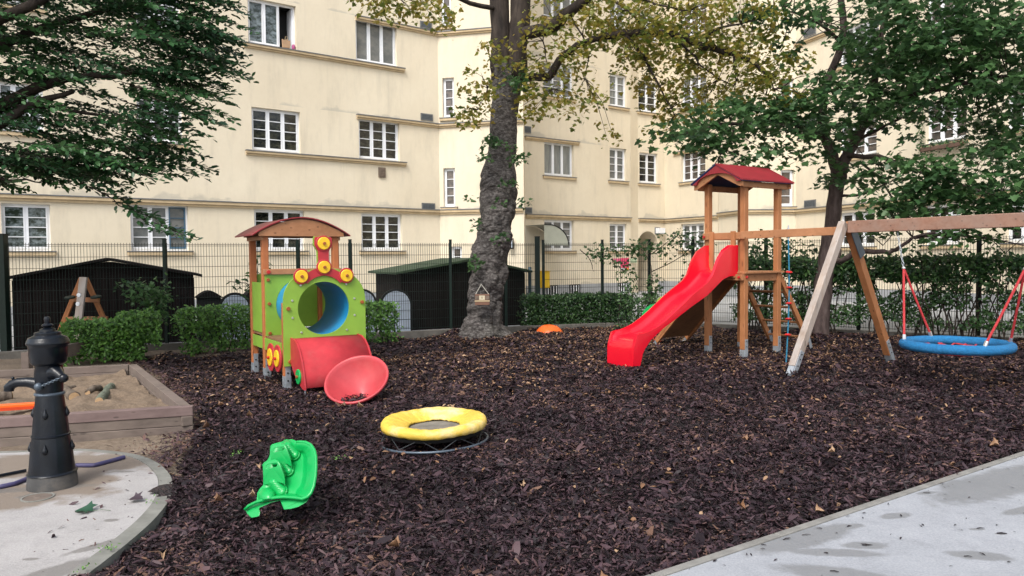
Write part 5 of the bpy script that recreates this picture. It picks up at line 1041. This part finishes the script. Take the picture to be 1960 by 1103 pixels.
#PART4
# ================================================================= TREES
def sprays(cs,dirs,nl,rad,flat=.35,droop=.12,lsz=(.08,.13),tilt=.45):
    """leaf positions round spray centres: flat fans that droop at the rim, leaves pointing outwards"""
    cs=np.asarray(cs,float); n=len(cs); m=nl; rad=np.broadcast_to(rad,(n,))
    r_=np.sqrt(RNG.random((n,m)))*rad[:,None]; a=RNG.uniform(0,2*np.pi,(n,m)); dx=np.cos(a)*r_; dy=np.sin(a)*r_
    dz=RNG.normal(0,1,(n,m))*rad[:,None]*flat*.5-droop*(r_/rad[:,None])**2*rad[:,None]*2
    tl=RNG.normal(0,.25,(n,2)); dz=dz+dx*tl[:,0:1]+dy*tl[:,1:2]
    pos=cs[:,None,:]+np.stack([dx,dy,dz],2)
    nr=np.stack([RNG.normal(0,tilt,(n,m))+dx*.5,RNG.normal(0,tilt,(n,m))+dy*.5,np.ones((n,m))],2); hd=np.stack([dx,dy,-.45*rad[:,None]*np.ones((n,m))+RNG.normal(0,.1,(n,m))*rad[:,None]],2)+RNG.normal(0,.25,(n,m,3))*rad[:,None,None]
    sz=RNG.uniform(lsz[0],lsz[1],(n,m)); rn=np.clip(RNG.random((n,1))*.55+RNG.random((n,m))*.45,0,1)
    f=lambda q:q.reshape(-1,*q.shape[2:]); return f(pos),f(nr),f(hd),f(sz),f(rn)
def blobpts(lst,sd=None):
    out=[]
    for (u,v_,ru,rv,D,rD,n) in lst:
        q=rdir(n)*(RNG.random((n,1))**(1/3)); c=P(u,v_,D); k_=D/1450
        out.append(c+q*np.array([ru*k_,rD,rv*k_]))
    return np.concatenate(out)
def limb(k,pts,rad,n=8,jit=.06,sub=3):
    # pts are (u,v,Y); smooth polyline with slight wander
    P3=[np.array(P(*p)) for p in pts]; out=[]; rr_=[]
    m=len(P3)
    for i in range(m-1):
        p0,p1,p2,p3=P3[max(i-1,0)],P3[i],P3[i+1],P3[min(i+2,m-1)]
        for s_ in range(sub):
            t_=s_/sub; out.append(.5*((2*p1)+(-p0+p2)*t_+(2*p0-5*p1+4*p2-p3)*t_**2+(-p0+3*p1-3*p2+p3)*t_**3)+RNG.normal(0,.012,3)*(i>0 or s_>0)); rr_.append(rad[i]*(1-t_)+rad[i+1]*t_)
    out.append(P3[-1]); rr_.append(rad[-1]); k.tube(out,rr_,n,jit=jit); return out
def twigs(k,cs,anchors,rad=.006,n=None,frac=1.0):
    an=np.array(anchors); 
    for c in cs:
        if random.random()>frac: continue
        d=np.linalg.norm(an-c,axis=1); a=an[int(np.argmin(d))]; m_=(a+c)/2+RNG.normal(0,.06,3)*min(1,d.min()); k.tube([a,m_+[0,0,.04],c],[rad*1.6,rad,rad*.5],4,caps=False)
# ---- central old tree
tr=thing('courtyard_tree','big knobbly grey brown tree with thin yellowing leaves in the middle of the courtyard','tree',(*G(927,645)[:2],0))
tp=[(652,868,984),(645,878,974),(634,884,967),(621,889,960),(596,894,960),(570,897,963),(545,898,964),(520,902,969),(494,907,970),(469,909,975),(444,912,979),(418,919,983),(390,919,988),(362,917,990),(336,920,989),(312,928,984),(290,934,989),(262,937,990),(236,938,991),(205,940,993),(181,941,997),(150,941,1001),(128,942,1005)]
TD=15.75; k=MB(); n=120; m=0
BURL=[(1.15,-1.2,.20,.20),(1.0,-.55,.16,.16),(1.45,-2.3,.20,.12),(1.72,-3.0,.28,.16),(2.05,-.4,.22,.12),(2.45,-1.9,.20,.14),(2.55,-.5,.24,.13),(2.75,-2.7,.26,.13),(2.95,-1.2,.18,.13),(3.2,-2.2,.16,.12),(3.35,-.9,.15,.10),(.75,-2.6,.2,.09),(1.3,0.0,.2,.12)]
Z=[];cxs=[];rs=[]
for v_,uL,uR in tp: a=P(uL,v_,TD);b_=P(uR,v_,TD); Z.append((a[2]+b_[2])/2); cxs.append((a[0]+b_[0])/2); rs.append((b_[0]-a[0])/2)
Z=np.array(Z);zz_=np.linspace(-.06,Z[-1],300)
for z in zz_:
    c_=np.interp(z,Z,cxs); r_=np.interp(z,Z,rs)
    for j in range(n):
        th=2*math.pi*j/n; ct,st_=math.cos(th),math.sin(th)
        lo_=1 if z<3.4 else .35
        w_=1+.15*(vnoise([ct*1.3+9],[z*1.7+st_*1.3],1.2,41)[0]-.5)+.16*lo_*(vnoise([ct*2.4+9+st_*2],[z*3.4],1.0,42)[0]-.5)+.10*lo_*(vnoise([ct*4+20+st_*3],[z*8],1.0,43)[0]-.5)+.045*lo_*(vnoise([ct*9+20],[z*17+st_*7],1.0,45)[0]-.5)
        for bz_,bt_,bs_,ba_ in BURL:
            dt_=(th-bt_+math.pi)%(2*math.pi)-math.pi; q_=((z-bz_)/bs_)**2+(dt_*r_/bs_)**2; w_+=ba_*math.exp(-q_)-ba_*.45*math.exp(-(math.sqrt(q_)-1.35)**2*9)
        if z<.7: w_*=1+.22*(1-z/.7)**2*max(-.4,math.cos(5*th+.6))
        rg_=1-abs(2*vnoise([ct*1.6+30+.8*vnoise([z*5],[ct*3],1,47)[0]],[z*7+st_*1.2],1.3,44)[0]-1); w_-=.085*max(0,rg_-.74)/.26*lo_
        k.v.append((c_+ct*r_*w_,TD+st_*r_*.92*w_,z))
for i in range(len(zz_)-1):
    for j in range(n): k.f.append((i*n+j,i*n+(j+1)%n,(i+1)*n+(j+1)%n,(i+1)*n+j))
k.f.append(tuple((len(zz_)-1)*n+j for j in range(n)))
tk=k.build('trunk',M['bark'],tr,smooth='all')
k=MB(); anch=[]
def lm(pts,rad,n=10,**q): 
    o=limb(k,pts,rad,n,**q); anch.extend(o[1:]); return o
ux=lambda px_:px_*TD/1450/2
lm([(962,150,TD),(958,110,TD),(956,60,TD),(956,0,TD),(950,-120,TD),(940,-260,TD)],[ux(44),ux(38),ux(36),ux(36),ux(30),ux(20)],18)
lm([(982,150,TD-.05),(990,110,TD),(994,60,TD),(998,0,TD),(1012,-120,TD),(1030,-260,TD)],[ux(44),ux(38),ux(38),ux(38),ux(32),ux(20)],18)
lm([(996,64,TD),(1020,62,TD-.2),(1056,54,TD-.5),(1080,30,TD-.7),(1118,0,TD-1),(1180,-60,TD-1.3),(1280,-130,TD-2)],[ux(26),ux(24),ux(24),ux(21),ux(17),ux(14),ux(8)],12)
lm([(990,146,TD),(1020,148,TD-.2),(1052,147,TD-.3),(1066,122,TD-.4),(1092,96,TD-.6),(1135,76,TD-.8),(1190,65,TD-1.0),(1250,64,TD-1.2),(1300,70,TD-1.3),(1345,88,TD-1.4),(1400,104,TD-1.4),(1440,120,TD-1.5),(1475,150,TD-1.5)],[ux(15),ux(14),ux(16),ux(14),ux(12),ux(12),ux(13),ux(13),ux(12),ux(13),ux(10),ux(8),ux(5)],10)
for pts,r0 in (([(1198,68,14.7),(1235,115,14.6),(1262,165,14.5),(1292,222,14.4)],8),([(1345,90,14.3),(1365,60,14.2),(1420,45,14),(1480,30,14)],6),([(1180,5,14.6),(1215,30,14.5),(1235,55,14.5)],6),([(1290,70,14.5),(1330,110,14.4),(1360,140,14.3),(1405,165,14.2)],5),([(1405,105,14.3),(1407,140,14.3),(1412,155,14.3)],5),([(1092,30,15),(1125,90,14.9),(1120,150,14.9)],4),([(945,130,15.2),(935,170,14.9),(915,210,14.8)],4),([(1040,70,15.3),(1046,110,15.2),(1060,170,15)],3),([(955,20,TD),(900,5,15.2),(830,-20,14.5),(760,-10,14),(700,0,13.6)],10),([(1120,0,14.8),(1180,-20,14.5),(1260,10,14.2),(1320,20,14)],8)):
    lm(pts,[ux(r0*(1-.75*i/(len(pts)-1))) for i in range(len(pts))],6,sub=3)
k.build('branches',M['barkd'],tr,smooth='all')
bl=[(1080,95,80,70,15.0,1.2,60),(1060,185,60,40,14.9,.8,30),(1130,195,45,40,14.8,.9,22),(1190,40,110,50,14.3,1.5,135),(1280,60,120,65,14.2,1.5,190),(1270,130,90,45,14.3,1.2,80),(1390,50,110,55,14.0,1.5,135),(1420,130,110,55,14.1,1.4,130),(1330,205,80,45,14.3,1.0,60),(1270,210,40,40,14.4,.8,26),(1480,170,60,60,14.0,1.2,60),
 (915,165,32,45,14.8,.6,26),(905,215,32,28,14.8,.6,18),(945,100,18,40,15.0,.5,12),(760,-5,100,22,13.8,1.2,50),(820,25,50,24,13.8,.8,28),(740,20,50,10,13.8,.8,12),(1010,120,35,70,15.1,.8,26),(1010,215,30,20,15.0,.5,8),(1040,30,40,40,15.2,.8,16),
 (1250,-120,250,90,14.3,2.5,160),(950,-200,220,130,15.5,3,150),(1150,250,25,15,14.6,.4,6),(1100,-40,80,40,15,1.5,35)]
bl=[(a,b_,c,d,e+(.5 if a>1130 else 0),f,int(g*.52)) for a,b_,c,d,e,f,g in bl]
cs=blobpts(bl); k=MB(); twigs(k,cs,anch,.006,frac=.55); k.build('twigs',M['barkd'],tr)
a=sprays(cs,None,15,RNG.uniform(.13,.36,len(cs)),.5,.15,(.045,.115),.75); scatter('crown',M['lf_yel'],T_MAPLE,F_MAPLE,*a[:4],parent=tr,rnd=a[4])
cs=blobpts([(990,150,22,22,15.0,.25,10),(945,270,16,14,15.15,.2,6),(985,300,18,18,15.2,.2,6),(968,345,10,8,15.2,.1,2),(955,390,10,6,15.1,.1,1),(1000,385,10,4,15.2,.1,2),(908,430,8,8,15.2,.1,2),(912,505,8,14,15.1,.1,4),(960,452,8,6,15.1,.1,2),(905,380,10,6,15.2,.1,1),(930,300,8,8,15.1,.1,2)])
a=sprays(cs,None,13,.13,.7,.2,(.06,.10),.7); scatter('trunk_shoots',M['lf_maple'],T_MAPLE,F_MAPLE,*a[:4],parent=tr,rnd=a[4])
# hanging house-shaped sign on the trunk
bz=P(923,573,TD-.62); sg=thing('birdhouse_sign','small brown wooden box plaque hanging by a cord on the big trunk','sign',tuple(bz)); x,y,z=bz
k=MB(); k.box(None,x-.145,x+.145,y-.03,y+.09,z-.115,z+.10); k.build('box',wood('plaque_wood',(.10,.045,.028),(.24,.12,.075),'x'),sg,bevel=.006); k=MB(); k.box(None,x-.06,x+.055,y-.043,y-.031,z-.01,z+.075); o=k.build('plate',sm('cream_plate',(.55,.48,.34),.7),sg); k=MB(); k.box(None,x-.008,x+.004,y-.048,y-.0435,z+.015,z+.055); k.build('mark',M['dark'],o)
k=MB(); k.box(None,x-.15,x+.15,y-.040,y-.0305,z-.045,z-.02); k.build('strip',M['ledge'],sg); k=MB()
for e in (-1,1): k.box(None,x+e*.105-.035,x+e*.105+.035,y-.044,y-.031,z-.005,z+.07)
k.build('panel',M['rust'],sg); k=MB(); k.tube([(x-.13,y+.02,z+.10),(x-.015,y-.02,z+.30)],.008,5); k.tube([(x+.13,y+.02,z+.10),(x-.015,y-.02,z+.30)],.008,5); k.build('cord',sm('pale_cord',(.5,.48,.42),.9),sg)
# ---- maple on the right
mt=thing('maple_tree','slender dark maple with a dense green crown behind the swing beam','tree',(*G(1568,640)[:2],0)); MD=15.4
k=MB(); anch=[]; mx=lambda px_:px_*MD/1450/2
lm([(1566,650,MD),(1569,600,MD),(1576,540,MD),(1586,470,MD),(1594,420,MD),(1599,375,MD),(1605,325,MD)],[mx(44),mx(36),mx(33),mx(31),mx(28),mx(27),mx(30)],16)
lm([(1604,330,MD),(1592,295,MD),(1580,262,MD),(1572,225,MD),(1585,150,MD),(1612,80,MD),(1610,0,MD),(1600,-150,MD)],[mx(22),mx(20),mx(18),mx(17),mx(15),mx(13),mx(12),mx(6)],12)
lm([(1606,330,MD),(1620,300,MD),(1638,268,MD),(1654,232,MD),(1668,195,MD),(1678,140,MD),(1688,70,MD),(1700,-20,MD),(1720,-150,MD)],[mx(22),mx(21),mx(19),mx(18),mx(15),mx(13),mx(11),mx(9),mx(5)],12)
for pts,r0 in (([(1604,480,MD),(1606,500,14.9),(1640,482,14.5),(1690,482,14),(1715,478,13.8),(1750,455,13.5),(1800,440,13.2)],13),([(1610,376,MD),(1640,374,15),(1680,358,14.6),(1720,340,14.4)],6),([(1580,262,MD),(1520,240,14.6),(1450,235,14),(1370,240,13.5),(1290,262,13)],11),([(1572,228,MD),(1530,180,14.8),(1480,170,14.2)],8),([(1655,230,MD),(1720,190,14.6),(1800,170,14),(1900,150,13.4),(1980,140,13)],13),([(1640,268,MD),(1700,240,14.6),(1760,205,14.2)],8),([(1620,300,MD),(1680,300,14.5),(1760,330,13.8),(1850,360,13.3),(1940,380,13)],10),([(1680,120,MD),(1780,80,14.6),(1900,40,14),(2000,20,13.6)],11),([(1612,80,MD),(1560,40,14.8),(1500,20,14.3)],8),([(1405,245,13.7),(1385,290,13.5),(1360,325,13.4)],4),([(1750,455,13.5),(1850,450,13.4),(1960,470,13.2)],7),([(1645,310,MD),(1690,350,15),(1720,420,14.8),(1690,470,14.6)],5)):
    lm(pts,[mx(r0*(1-.72*i/(len(pts)-1))) for i in range(len(pts))],7,sub=3)
k.build('trunk',bark('purplish_maple_bark',(.035,.024,.022),(.085,.06,.055),(.15,.115,.105)),mt,smooth='all')
bl=[(1290,262,72,20,13.2,.8,44),(1350,238,80,30,13.5,.9,70),(1400,290,55,30,13.6,.8,36),(1395,335,28,14,13.5,.4,10),(1440,225,80,45,13.9,1.0,90),(1500,240,80,48,14.1,1.1,95),(1560,190,75,60,14.6,1.3,105),(1475,295,50,14,13.9,.6,10),(1480,25,60,30,14.2,1.0,36),(1540,70,60,40,14.5,1.2,40),(1510,25,50,20,14.4,1.0,14),
 (1640,120,90,70,14.8,1.5,110),(1640,230,80,60,14.8,1.3,105),(1605,320,75,40,14.9,1.0,55),(1560,300,40,22,14.7,.6,14),(1690,300,60,55,14.4,1.1,60),(1740,120,110,80,14.1,1.6,190),(1840,130,120,80,13.6,1.6,210),(1780,50,160,60,14,1.6,180),(1900,60,110,80,13.5,1.6,170),(1930,200,90,80,13.2,1.5,150),(1720,200,70,28,14.1,1.2,46),(1820,225,60,15,13.7,.9,22),
 (1700,370,60,48,14.0,.9,52),(1760,330,90,50,13.8,1.1,105),(1800,390,110,42,13.4,1.1,130),(1890,330,100,60,13.1,1.3,150),(1930,400,70,38,13.0,1.0,75),(1900,260,60,30,13.3,1,36),(1680,430,30,18,14.4,.5,12),(1650,395,20,14,14.6,.3,5),(1560,375,20,10,14.8,.3,0),(1770,455,60,12,13.4,.6,12),(1860,440,60,12,13.3,.6,14),(1700,15,130,60,14.6,1.8,110),
 (2080,150,180,230,13.4,2.5,330),(1750,-150,320,130,14.5,3,330)]
bl=[(a,b_,c,d,e,f,int(g*(.29 if a<2000 and b_>-50 else .5))) for a,b_,c,d,e,f,g in bl]
cs=blobpts(bl)
def topx(q):
    q=q-np.array([0,0,CH]); F=q[1]*math.cos(CP)-q[2]*math.sin(CP); U=q[1]*math.sin(CP)+q[2]*math.cos(CP); x=q[0]/F*CF; y=U/F*CF; c,s=math.cos(CR),math.sin(CR); return 980+c*x-s*y,551.5-(s*x+c*y)
kp=[]
for q in cs:
    u,v_=topx(q); g_=any(((u-a)/r1)**2+((v_-b_)/r2)**2<1 for a,b_,r1,r2 in ((1812,250,62,42),(1725,265,40,30),(1650,290,30,25),(1530,330,60,30),(1560,80,35,40),(1850,295,40,18),(1640,395,40,30))); kp.append(not g_ or random.random()<.12)
cs=cs[np.array(kp)]; k=MB(); twigs(k,cs,anch,.007,frac=.4); k.build('twigs',M['barkd'],mt)
a=sprays(cs,None,20,RNG.uniform(.16,.42,len(cs)),.3,.22,(.065,.155),.6); scatter('crown',M['lf_maple'],T_MAPLE,F_MAPLE,*a[:4],parent=mt,rnd=a[4])
# ---- hornbeam overhanging from the left: flat feathery sprays running outwards to the right
hb=thing('hornbeam_tree','dark green hornbeam with feathery drooping sprays hanging in from the left','tree',(-9.2,9.0,0)); HD=10.5
k=MB(); anch=[]
limb(k,[(-420,760,9.2),(-400,500,9.3),(-330,320,9.5),(-200,240,9.8)],[.24,.19,.17,.15],14)
for pts,r0 in (([(-200,240,9.8),(-60,225,10),(30,190,10.1),(100,158,10.2),(180,145,10.4),(280,135,10.6)],.11),([(-330,320,9.5),(-150,300,9.6),(0,235,9.8),(60,200,9.9),(140,175,10)],.10),([(-200,240,9.8),(-60,120,10.2),(60,60,10.5),(200,20,10.8),(330,0,11)],.09),([(-150,300,9.6),(20,300,9.8),(120,305,10),(200,310,10.2),(300,300,10.3)],.035),([(0,200,10),(150,215,10.1),(260,235,10.3),(370,240,10.4)],.03),([(-200,150,9.8),(0,40,9.6),(200,-60,9.8),(350,-80,10)],.09),([(130,335,10.1),(165,352,10.1),(215,385,10.1),(250,405,10.1),(300,438,10.1),(350,452,10.1)],.010),([(-100,330,9.6),(20,345,9.7),(80,350,9.8)],.025)):
    o_=limb(k,pts,[r0*(1-.7*i/(len(pts)-1)) for i in range(len(pts))],7); anch.extend(o_)
k.build('trunk',M['barkd'],hb,smooth='all')
pos=[];nr_=[];hd_=[];sz=[];rn=[]; k=MB()
def hspray(u0,v0,u1,v1,D,ln=None):
    """a twig from (u0,v0) running to (u1,v1) with side twigs; leaves in two ranks"""
    a=P(u0,v0,D); b_=P(u1,v1,D+random.uniform(-.3,.3)); L_=np.linalg.norm(b_-a); d=(b_-a)/L_
    side=unit(np.cross(d,[0,0,1])); tone=random.random()**1.5*.75
    k.tube([a,(a+b_)/2+[0,0,.03],b_],[.007,.004,.002],4,caps=False)
    ns_=max(3,int(L_/.10))
    for i in range(ns_):
        t_=(i+.5)/ns_; base=a*(1-t_)+b_*t_+[0,0,.03*math.sin(math.pi*t_)]
        for e in (-1,1):
            wl=(.42*(1-t_)**.7+.06)*random.uniform(.55,1.15)*min(1,L_/.7); dd=unit(d*.75+side*e*.75+[0,0,-.10]); nl=max(2,int(wl/.055))
            for j in range(nl):
                q=base+dd*(wl*(j+1)/nl)+[0,0,-.12*(wl*(j+1)/nl)**1.4+random.gauss(0,.012)]
                pos.append(q); h=unit(dd+side*random.choice((-1,1))*.6+RNG.normal(0,.2,3)+[0,0,-.2]); hd_.append(h); nr_.append((random.gauss(0,.5),random.gauss(-.3,.5),1)); sz.append(random.lognormvariate(-2.45,.22)); rn.append(min(1,tone+random.random()*.3))
# silhouettes of the outer tips, read off the photograph, then filling sprays behind
tips=[(478,28),(462,10),(486,60),(470,84),(455,100),(474,108),(482,148),(462,125),(440,120),(474,150),(438,165),(444,200),(420,185),(448,230),(432,243),(400,262),(372,282),(395,300),(412,330),(392,338),(350,318),(338,300),(366,268),(352,340),(300,345),(280,352),(270,330),(235,372),(228,352),(205,340),(250,365),(180,335),(146,332),(118,355),(90,340),(60,365),(40,366),(30,350),(110,350),(10,345),(240,310),(320,330),(385,215),(410,230),(430,75),(440,40)]
for (u,v_) in tips:
    for rep in range(2):
        ln=random.uniform(110,200); uu=u-rep*random.uniform(8,34); vv=v_-rep*random.uniform(2,10); hspray(uu-ln,vv-ln*random.uniform(.18,.42),uu,vv,random.uniform(9.7,10.8))
def inside(u,v_):
    rb_=np.interp(v_,[-60,0,60,100,150,200,240,300,335,350],[470,470,470,455,465,430,415,380,380,300]); 
    if u>rb_: return False
    hole=((u-215)/150)**2+((v_-185)/26)**2<1 and random.random()<.75; hole2=((u-60)/110)**2+((v_-262)/18)**2<1 and random.random()<.7
    gap=((u-330)/70)**2+((v_-195)/22)**2<1 and random.random()<.4
    return not(hole or hole2 or gap)
cnt=0
while cnt<300:
    u=random.uniform(-60,470); v_=random.uniform(-60,345)
    if not inside(u,v_): continue
    dens=1 if v_<170 else .72
    if random.random()>dens: continue
    ln=random.uniform(70,150); hspray(u-ln,v_-ln*random.uniform(.1,.4),u,v_,random.uniform(9.4,11.4)); cnt+=1
for _ in range(150):
    u=random.uniform(-500,-20); v_=random.uniform(-250,330); ln=random.uniform(80,160); hspray(u-ln,v_-ln*.25,u,v_,random.uniform(8.8,11.0))
for _ in range(90):
    u=random.uniform(-100,480); v_=random.uniform(-260,-40); ln=random.uniform(80,160); hspray(u-ln,v_-ln*.25,u,v_,random.uniform(9,11.5))
for (u0,v0,u1,v1) in ((200,370,262,392),(215,385,300,420),(250,402,335,440),(290,425,358,455),(230,380,290,440),(300,430,365,458)):
    hspray(u0,v0,u1,v1,10.1)
k.build('twigs',M['barkd'],hb)
scatter('crown',M['lf_dark'],T_OVAL,F_OVAL,pos,nr_,hd_,sz,parent=hb,rnd=np.array(rn))
# ================================================================= HEDGES AND BUSHES
def hedge(name,label,cat,loc,boxes,dens,mat,lsz,stems=0,tm=(T_OVAL,F_OVAL),shell=.5,group=None,stemr=.012):
    t_=thing(name,label,cat,loc,group); ps=[]; ns2=[]; k=MB()
    for (sg,a0,a1,d0,d1,z0,z1) in boxes:
        vol=(a1-a0)*(d1-d0)*(z1-z0); n=int(vol*dens); q=RNG.random((n,3)); sh=RNG.random(n)<shell; ax=RNG.integers(0,3,n); pick=np.array([1,2,0])[ax]
        for i in np.where(sh)[0]:
            c=(1 if random.random()<.6 else 2); q[i,c]=1-abs(RNG.normal(0,.05))
        A=a0+(a1-a0)*q[:,0]; Dp=d0+(d1-d0)*q[:,1]; top=z1+.07*(vnoise(A*1.0,Dp,3,51)-.5)*2+.04*(vnoise(A,Dp,9,52)-.5)*2; Zp=z0+(top-z0)*q[:,2]
        en=np.minimum(1,np.minimum(A-a0,a1-A)/.12); Zp=np.where(RNG.random(n)<.9,Zp-(.15*(1-np.clip(en,0,1))),Zp)
        g_=vnoise(A*1.0+Zp*.7,Zp*1.3+Dp,3.4,53); k_=g_>(.28 if shell<.5 else .12)
        P3=np.array([sg(a,d,z) for a,d,z in zip(A[k_],Dp[k_]+.05*RNG.normal(size=k_.sum()),Zp[k_])]); ps.append(P3); m_=len(P3); nn=RNG.normal(0,.55,(m_,3)); nn[:,2]+=.7; nn[:,0]+=sg.n[0]*.6; nn[:,1]+=sg.n[1]*.6; ns2.append(nn)
        for i in range(int(stems*(a1-a0))):
            a=random.uniform(a0,a1); d=random.uniform(d0+.05,d1-.05); pts=[sg(a,d,-.03)]
            z=0
            while z<z1-.1: z+=.28; a+=random.gauss(0,.09); d+=random.gauss(0,.05); pts.append(sg(a,min(max(d,d0),d1),min(z,z1)))
            k.tube(pts,[stemr*(1-.6*i_/len(pts)) for i_ in range(len(pts))],5,caps=False)
    ps=np.concatenate(ps); ns2=np.concatenate(ns2); n=len(ps)
    scatter('foliage',mat,tm[0],tm[1],ps,ns2,RNG.normal(0,1,(n,3))+[0,0,-.3],RNG.uniform(lsz[0],lsz[1],n),parent=t_)
    if k.v: k.build('stems',M['barkd'],t_)
    return t_
gb_='low leafy bushes along the left fence'
Bs=Seg(G(118,700)[:2],G(300,690)[:2]); a_=Bs.L
hedge('bush','bright green clipped bush behind the sandbox next to the black standpipe','bush',Bs(a_/2,0,0),[(Bs,-.02,a_*.86,-.6,0,.04,.66),(Bs,a_*.55,a_+.05,-.75,-.1,.3,.78)],9000,M['lf_hedge'],(.05,.08),3,group=gb_)
Bs2=Seg(G(345,682)[:2],G(490,668)[:2]); hedge('bush','green bush between the fence post and the toy train','bush',Bs2(.7,0,0),[(Bs2,0,Bs2.L,-.45,.0,.45,.80),(Bs2,.15,Bs2.L,-.4,-.02,.02,.5)],8500,M['lf_hedge'],(.05,.08),5,group=gb_,shell=.4)
Bs3=Seg(G(688,662)[:2],G(768,655)[:2]); hedge('bush','small loose green bush right of the toy train front','bush',Bs3(.4,0,0),[(Bs3,0,Bs3.L*.95,-.4,.0,.02,.78)],8000,M['lf_hedge'],(.05,.085),6,group=gb_,shell=.4)
Bs4=Seg(G(1012,632)[:2],G(1212,622)[:2]); hedge('clipped_hedge','low dark green clipped hedge right of the big tree','hedge',Bs4(1,0,0),[(Bs4,0,Bs4.L,-.65,0,.05,.74)],9500,M['lf_hedged'],(.05,.085),4)
Bs5=Seg(G(1205,640)[:2],G(1290,632)[:2]); hedge('bush','straggly climbing green bush in front of the arched passage','bush',Bs5(.4,0,0),[(Bs5,0,Bs5.L,-.5,-.05,.0,.75),(Bs5,.05,.5,-.5,-.2,.7,1.4)],2600,M['lf_hedged'],(.05,.09),6,shell=.3)
# tall loose hedge on the right, following the fence
hp2=[(4.9,16.75),(5.6,16.25),(8.75,13.9),(11.5,11.7)]
bx=[]
for p0,p1 in zip(hp2[:-1],hp2[1:]):
    sg=Seg(p0,p1); bx.append((sg,0,sg.L,-.28,.22,1.15,1.58)); bx.append((sg,0,sg.L,-.25,.2,.25,1.2))
t_=hedge('tall_hedge','tall loose dark hedge with bare stems behind the swing','hedge',(7,15.2,0),bx[0::2],6500,M['lf_hedged'],(.07,.115),12,shell=.35,stemr=.015)
ps=[]
for b_ in bx[1::2]:
    sg,a0,a1,d0,d1,z0,z1=b_; n=int((a1-a0)*2000); A=RNG.uniform(a0,a1,n); Z_=RNG.uniform(z0,z1,n); kk_=vnoise(A,Z_*1.2,3.2,61)>.40; ps.append(np.array([sg(a,d,z) for a,d,z in zip(A[kk_],RNG.uniform(d0,d1,n)[kk_],Z_[kk_])]))
ps=np.concatenate(ps); n=len(ps); scatter('lower_foliage',M['lf_hedged'],T_OVAL,F_OVAL,ps,RNG.normal(0,.6,(n,3))+[-.2,-.5,.6],RNG.normal(0,1,(n,3)),RNG.uniform(.05,.095,n),parent=t_)
# creeper over the fence top, shed shrub, shoots by the fence
def creeper(name,label,cat,blst,limbs,loc,mat,ls=(.06,.10),nl=11,tm=(T_MAPLE,F_MAPLE)):
    t_=thing(name,label,cat,loc); k=MB()
    for pts in limbs: limb(k,pts,[.012*(1-.6*i/(len(pts)-1)) for i in range(len(pts))],5)
    k.build('stems',M['barkd'],t_); cs=blobpts(blst); a=sprays(cs,None,nl,.16,.9,.3,ls,.8); scatter('foliage',mat,tm[0],tm[1],*a[:4],parent=t_,rnd=a[4])
creeper('creeper','thin creeper with yellow green leaves straggling over the fence top left of the slide','creeper',[(1230,475,100,12,17.9,.15,24),(1290,450,25,18,17.9,.15,7),(1160,480,30,16,18.1,.15,6),(1200,500,20,16,18.1,.15,4),(1250,560,12,55,17.9,.15,14),(1245,630,20,30,17.6,.2,10),(1335,460,25,20,17.9,.2,8),(1325,520,12,30,17.9,.2,6)],
 [[(1250,640,17.9),(1248,560,17.9),(1240,490,17.9),(1200,470,18.0),(1150,485,18.1)],[(1248,520,17.9),(1290,500,17.9),(1330,470,17.9),(1345,450,17.8)],[(1240,490,17.9),(1270,470,17.9),(1295,445,17.9)],[(1110,478,18.1),(1130,500,18.1),(1137,520,18.1)]],(3.3,17.9,0),M['lf_maple'])
creeper('creeper','bare thin creeper shoots on the fence above the tall hedge','creeper',[(1500,470,40,20,16.6,.2,16),(1740,500,90,18,15.2,.3,16),(1880,490,60,20,14.4,.2,10),(1540,480,30,10,16.5,.2,5),(1450,470,25,30,17,.2,12)],
 [[(1500,560,16.6),(1510,480,16.6),(1560,470,16.4),(1600,475,16.2)],[(1700,540,15.4),(1720,500,15.4),(1790,515,15)],[(1880,520,14.4),(1900,470,14.4),(1950,455,14.2)],[(1870,500,14.5),(1890,460,14.4),(1920,480,14.3),(1950,500,14.2)],[(1900,520,14.4),(1930,480,14.3),(1980,440,14.1)]],(8,15.3,0),M['lf_maple'])
creeper('shrub','dark green shrub growing in front of the left black shed','shrub',[(285,560,38,26,13.9,.35,30),(262,545,25,12,13.8,.2,8),(300,590,24,20,13.9,.3,14)],[[(285,660,13.9),(283,600,13.9),(270,550,13.8)],[(285,640,13.9),(300,580,13.9),(310,550,13.9)]],tuple(G(285,668)),M['lf_maple'],(.05,.085))
creeper('sapling','thin young shoot with large leaves behind the toy train','sapling',[(495,525,10,40,13,.1,7),(460,545,18,8,13,.1,3)],[[(498,640,13),(496,580,13),(494,500,13)],[(497,570,13),(470,545,13),(435,538,13)]],tuple(G(498,668)),M['lf_maple'],(.08,.14),8,(T_OVAL,F_OVAL))
# weeds
wp=[];wn=[]
for u,v_ in ((640,885),(655,884),(460,872),(452,876),(208,1058),(203,1062),(160,1098),(290,967)):
    q=G(u,v_); 
    for i in range(14): wp.append(q+[random.gauss(0,.025),random.gauss(0,.025),random.uniform(.02,.05)])
n=len(wp); o=scatter('weeds',M['lf_hedge'],T_OVAL,F_OVAL,wp,RNG.normal(0,.5,(n,3))+[0,0,1],RNG.normal(0,1,(n,3)),RNG.uniform(.010,.022,n)); tag(o,'tiny green weeds sprouting in the mulch and by the kerb','weeds',kind='stuff')
print('objects',len(bpy.data.objects),'polys',sum(len(m_.polygons) for m_ in bpy.data.meshes))
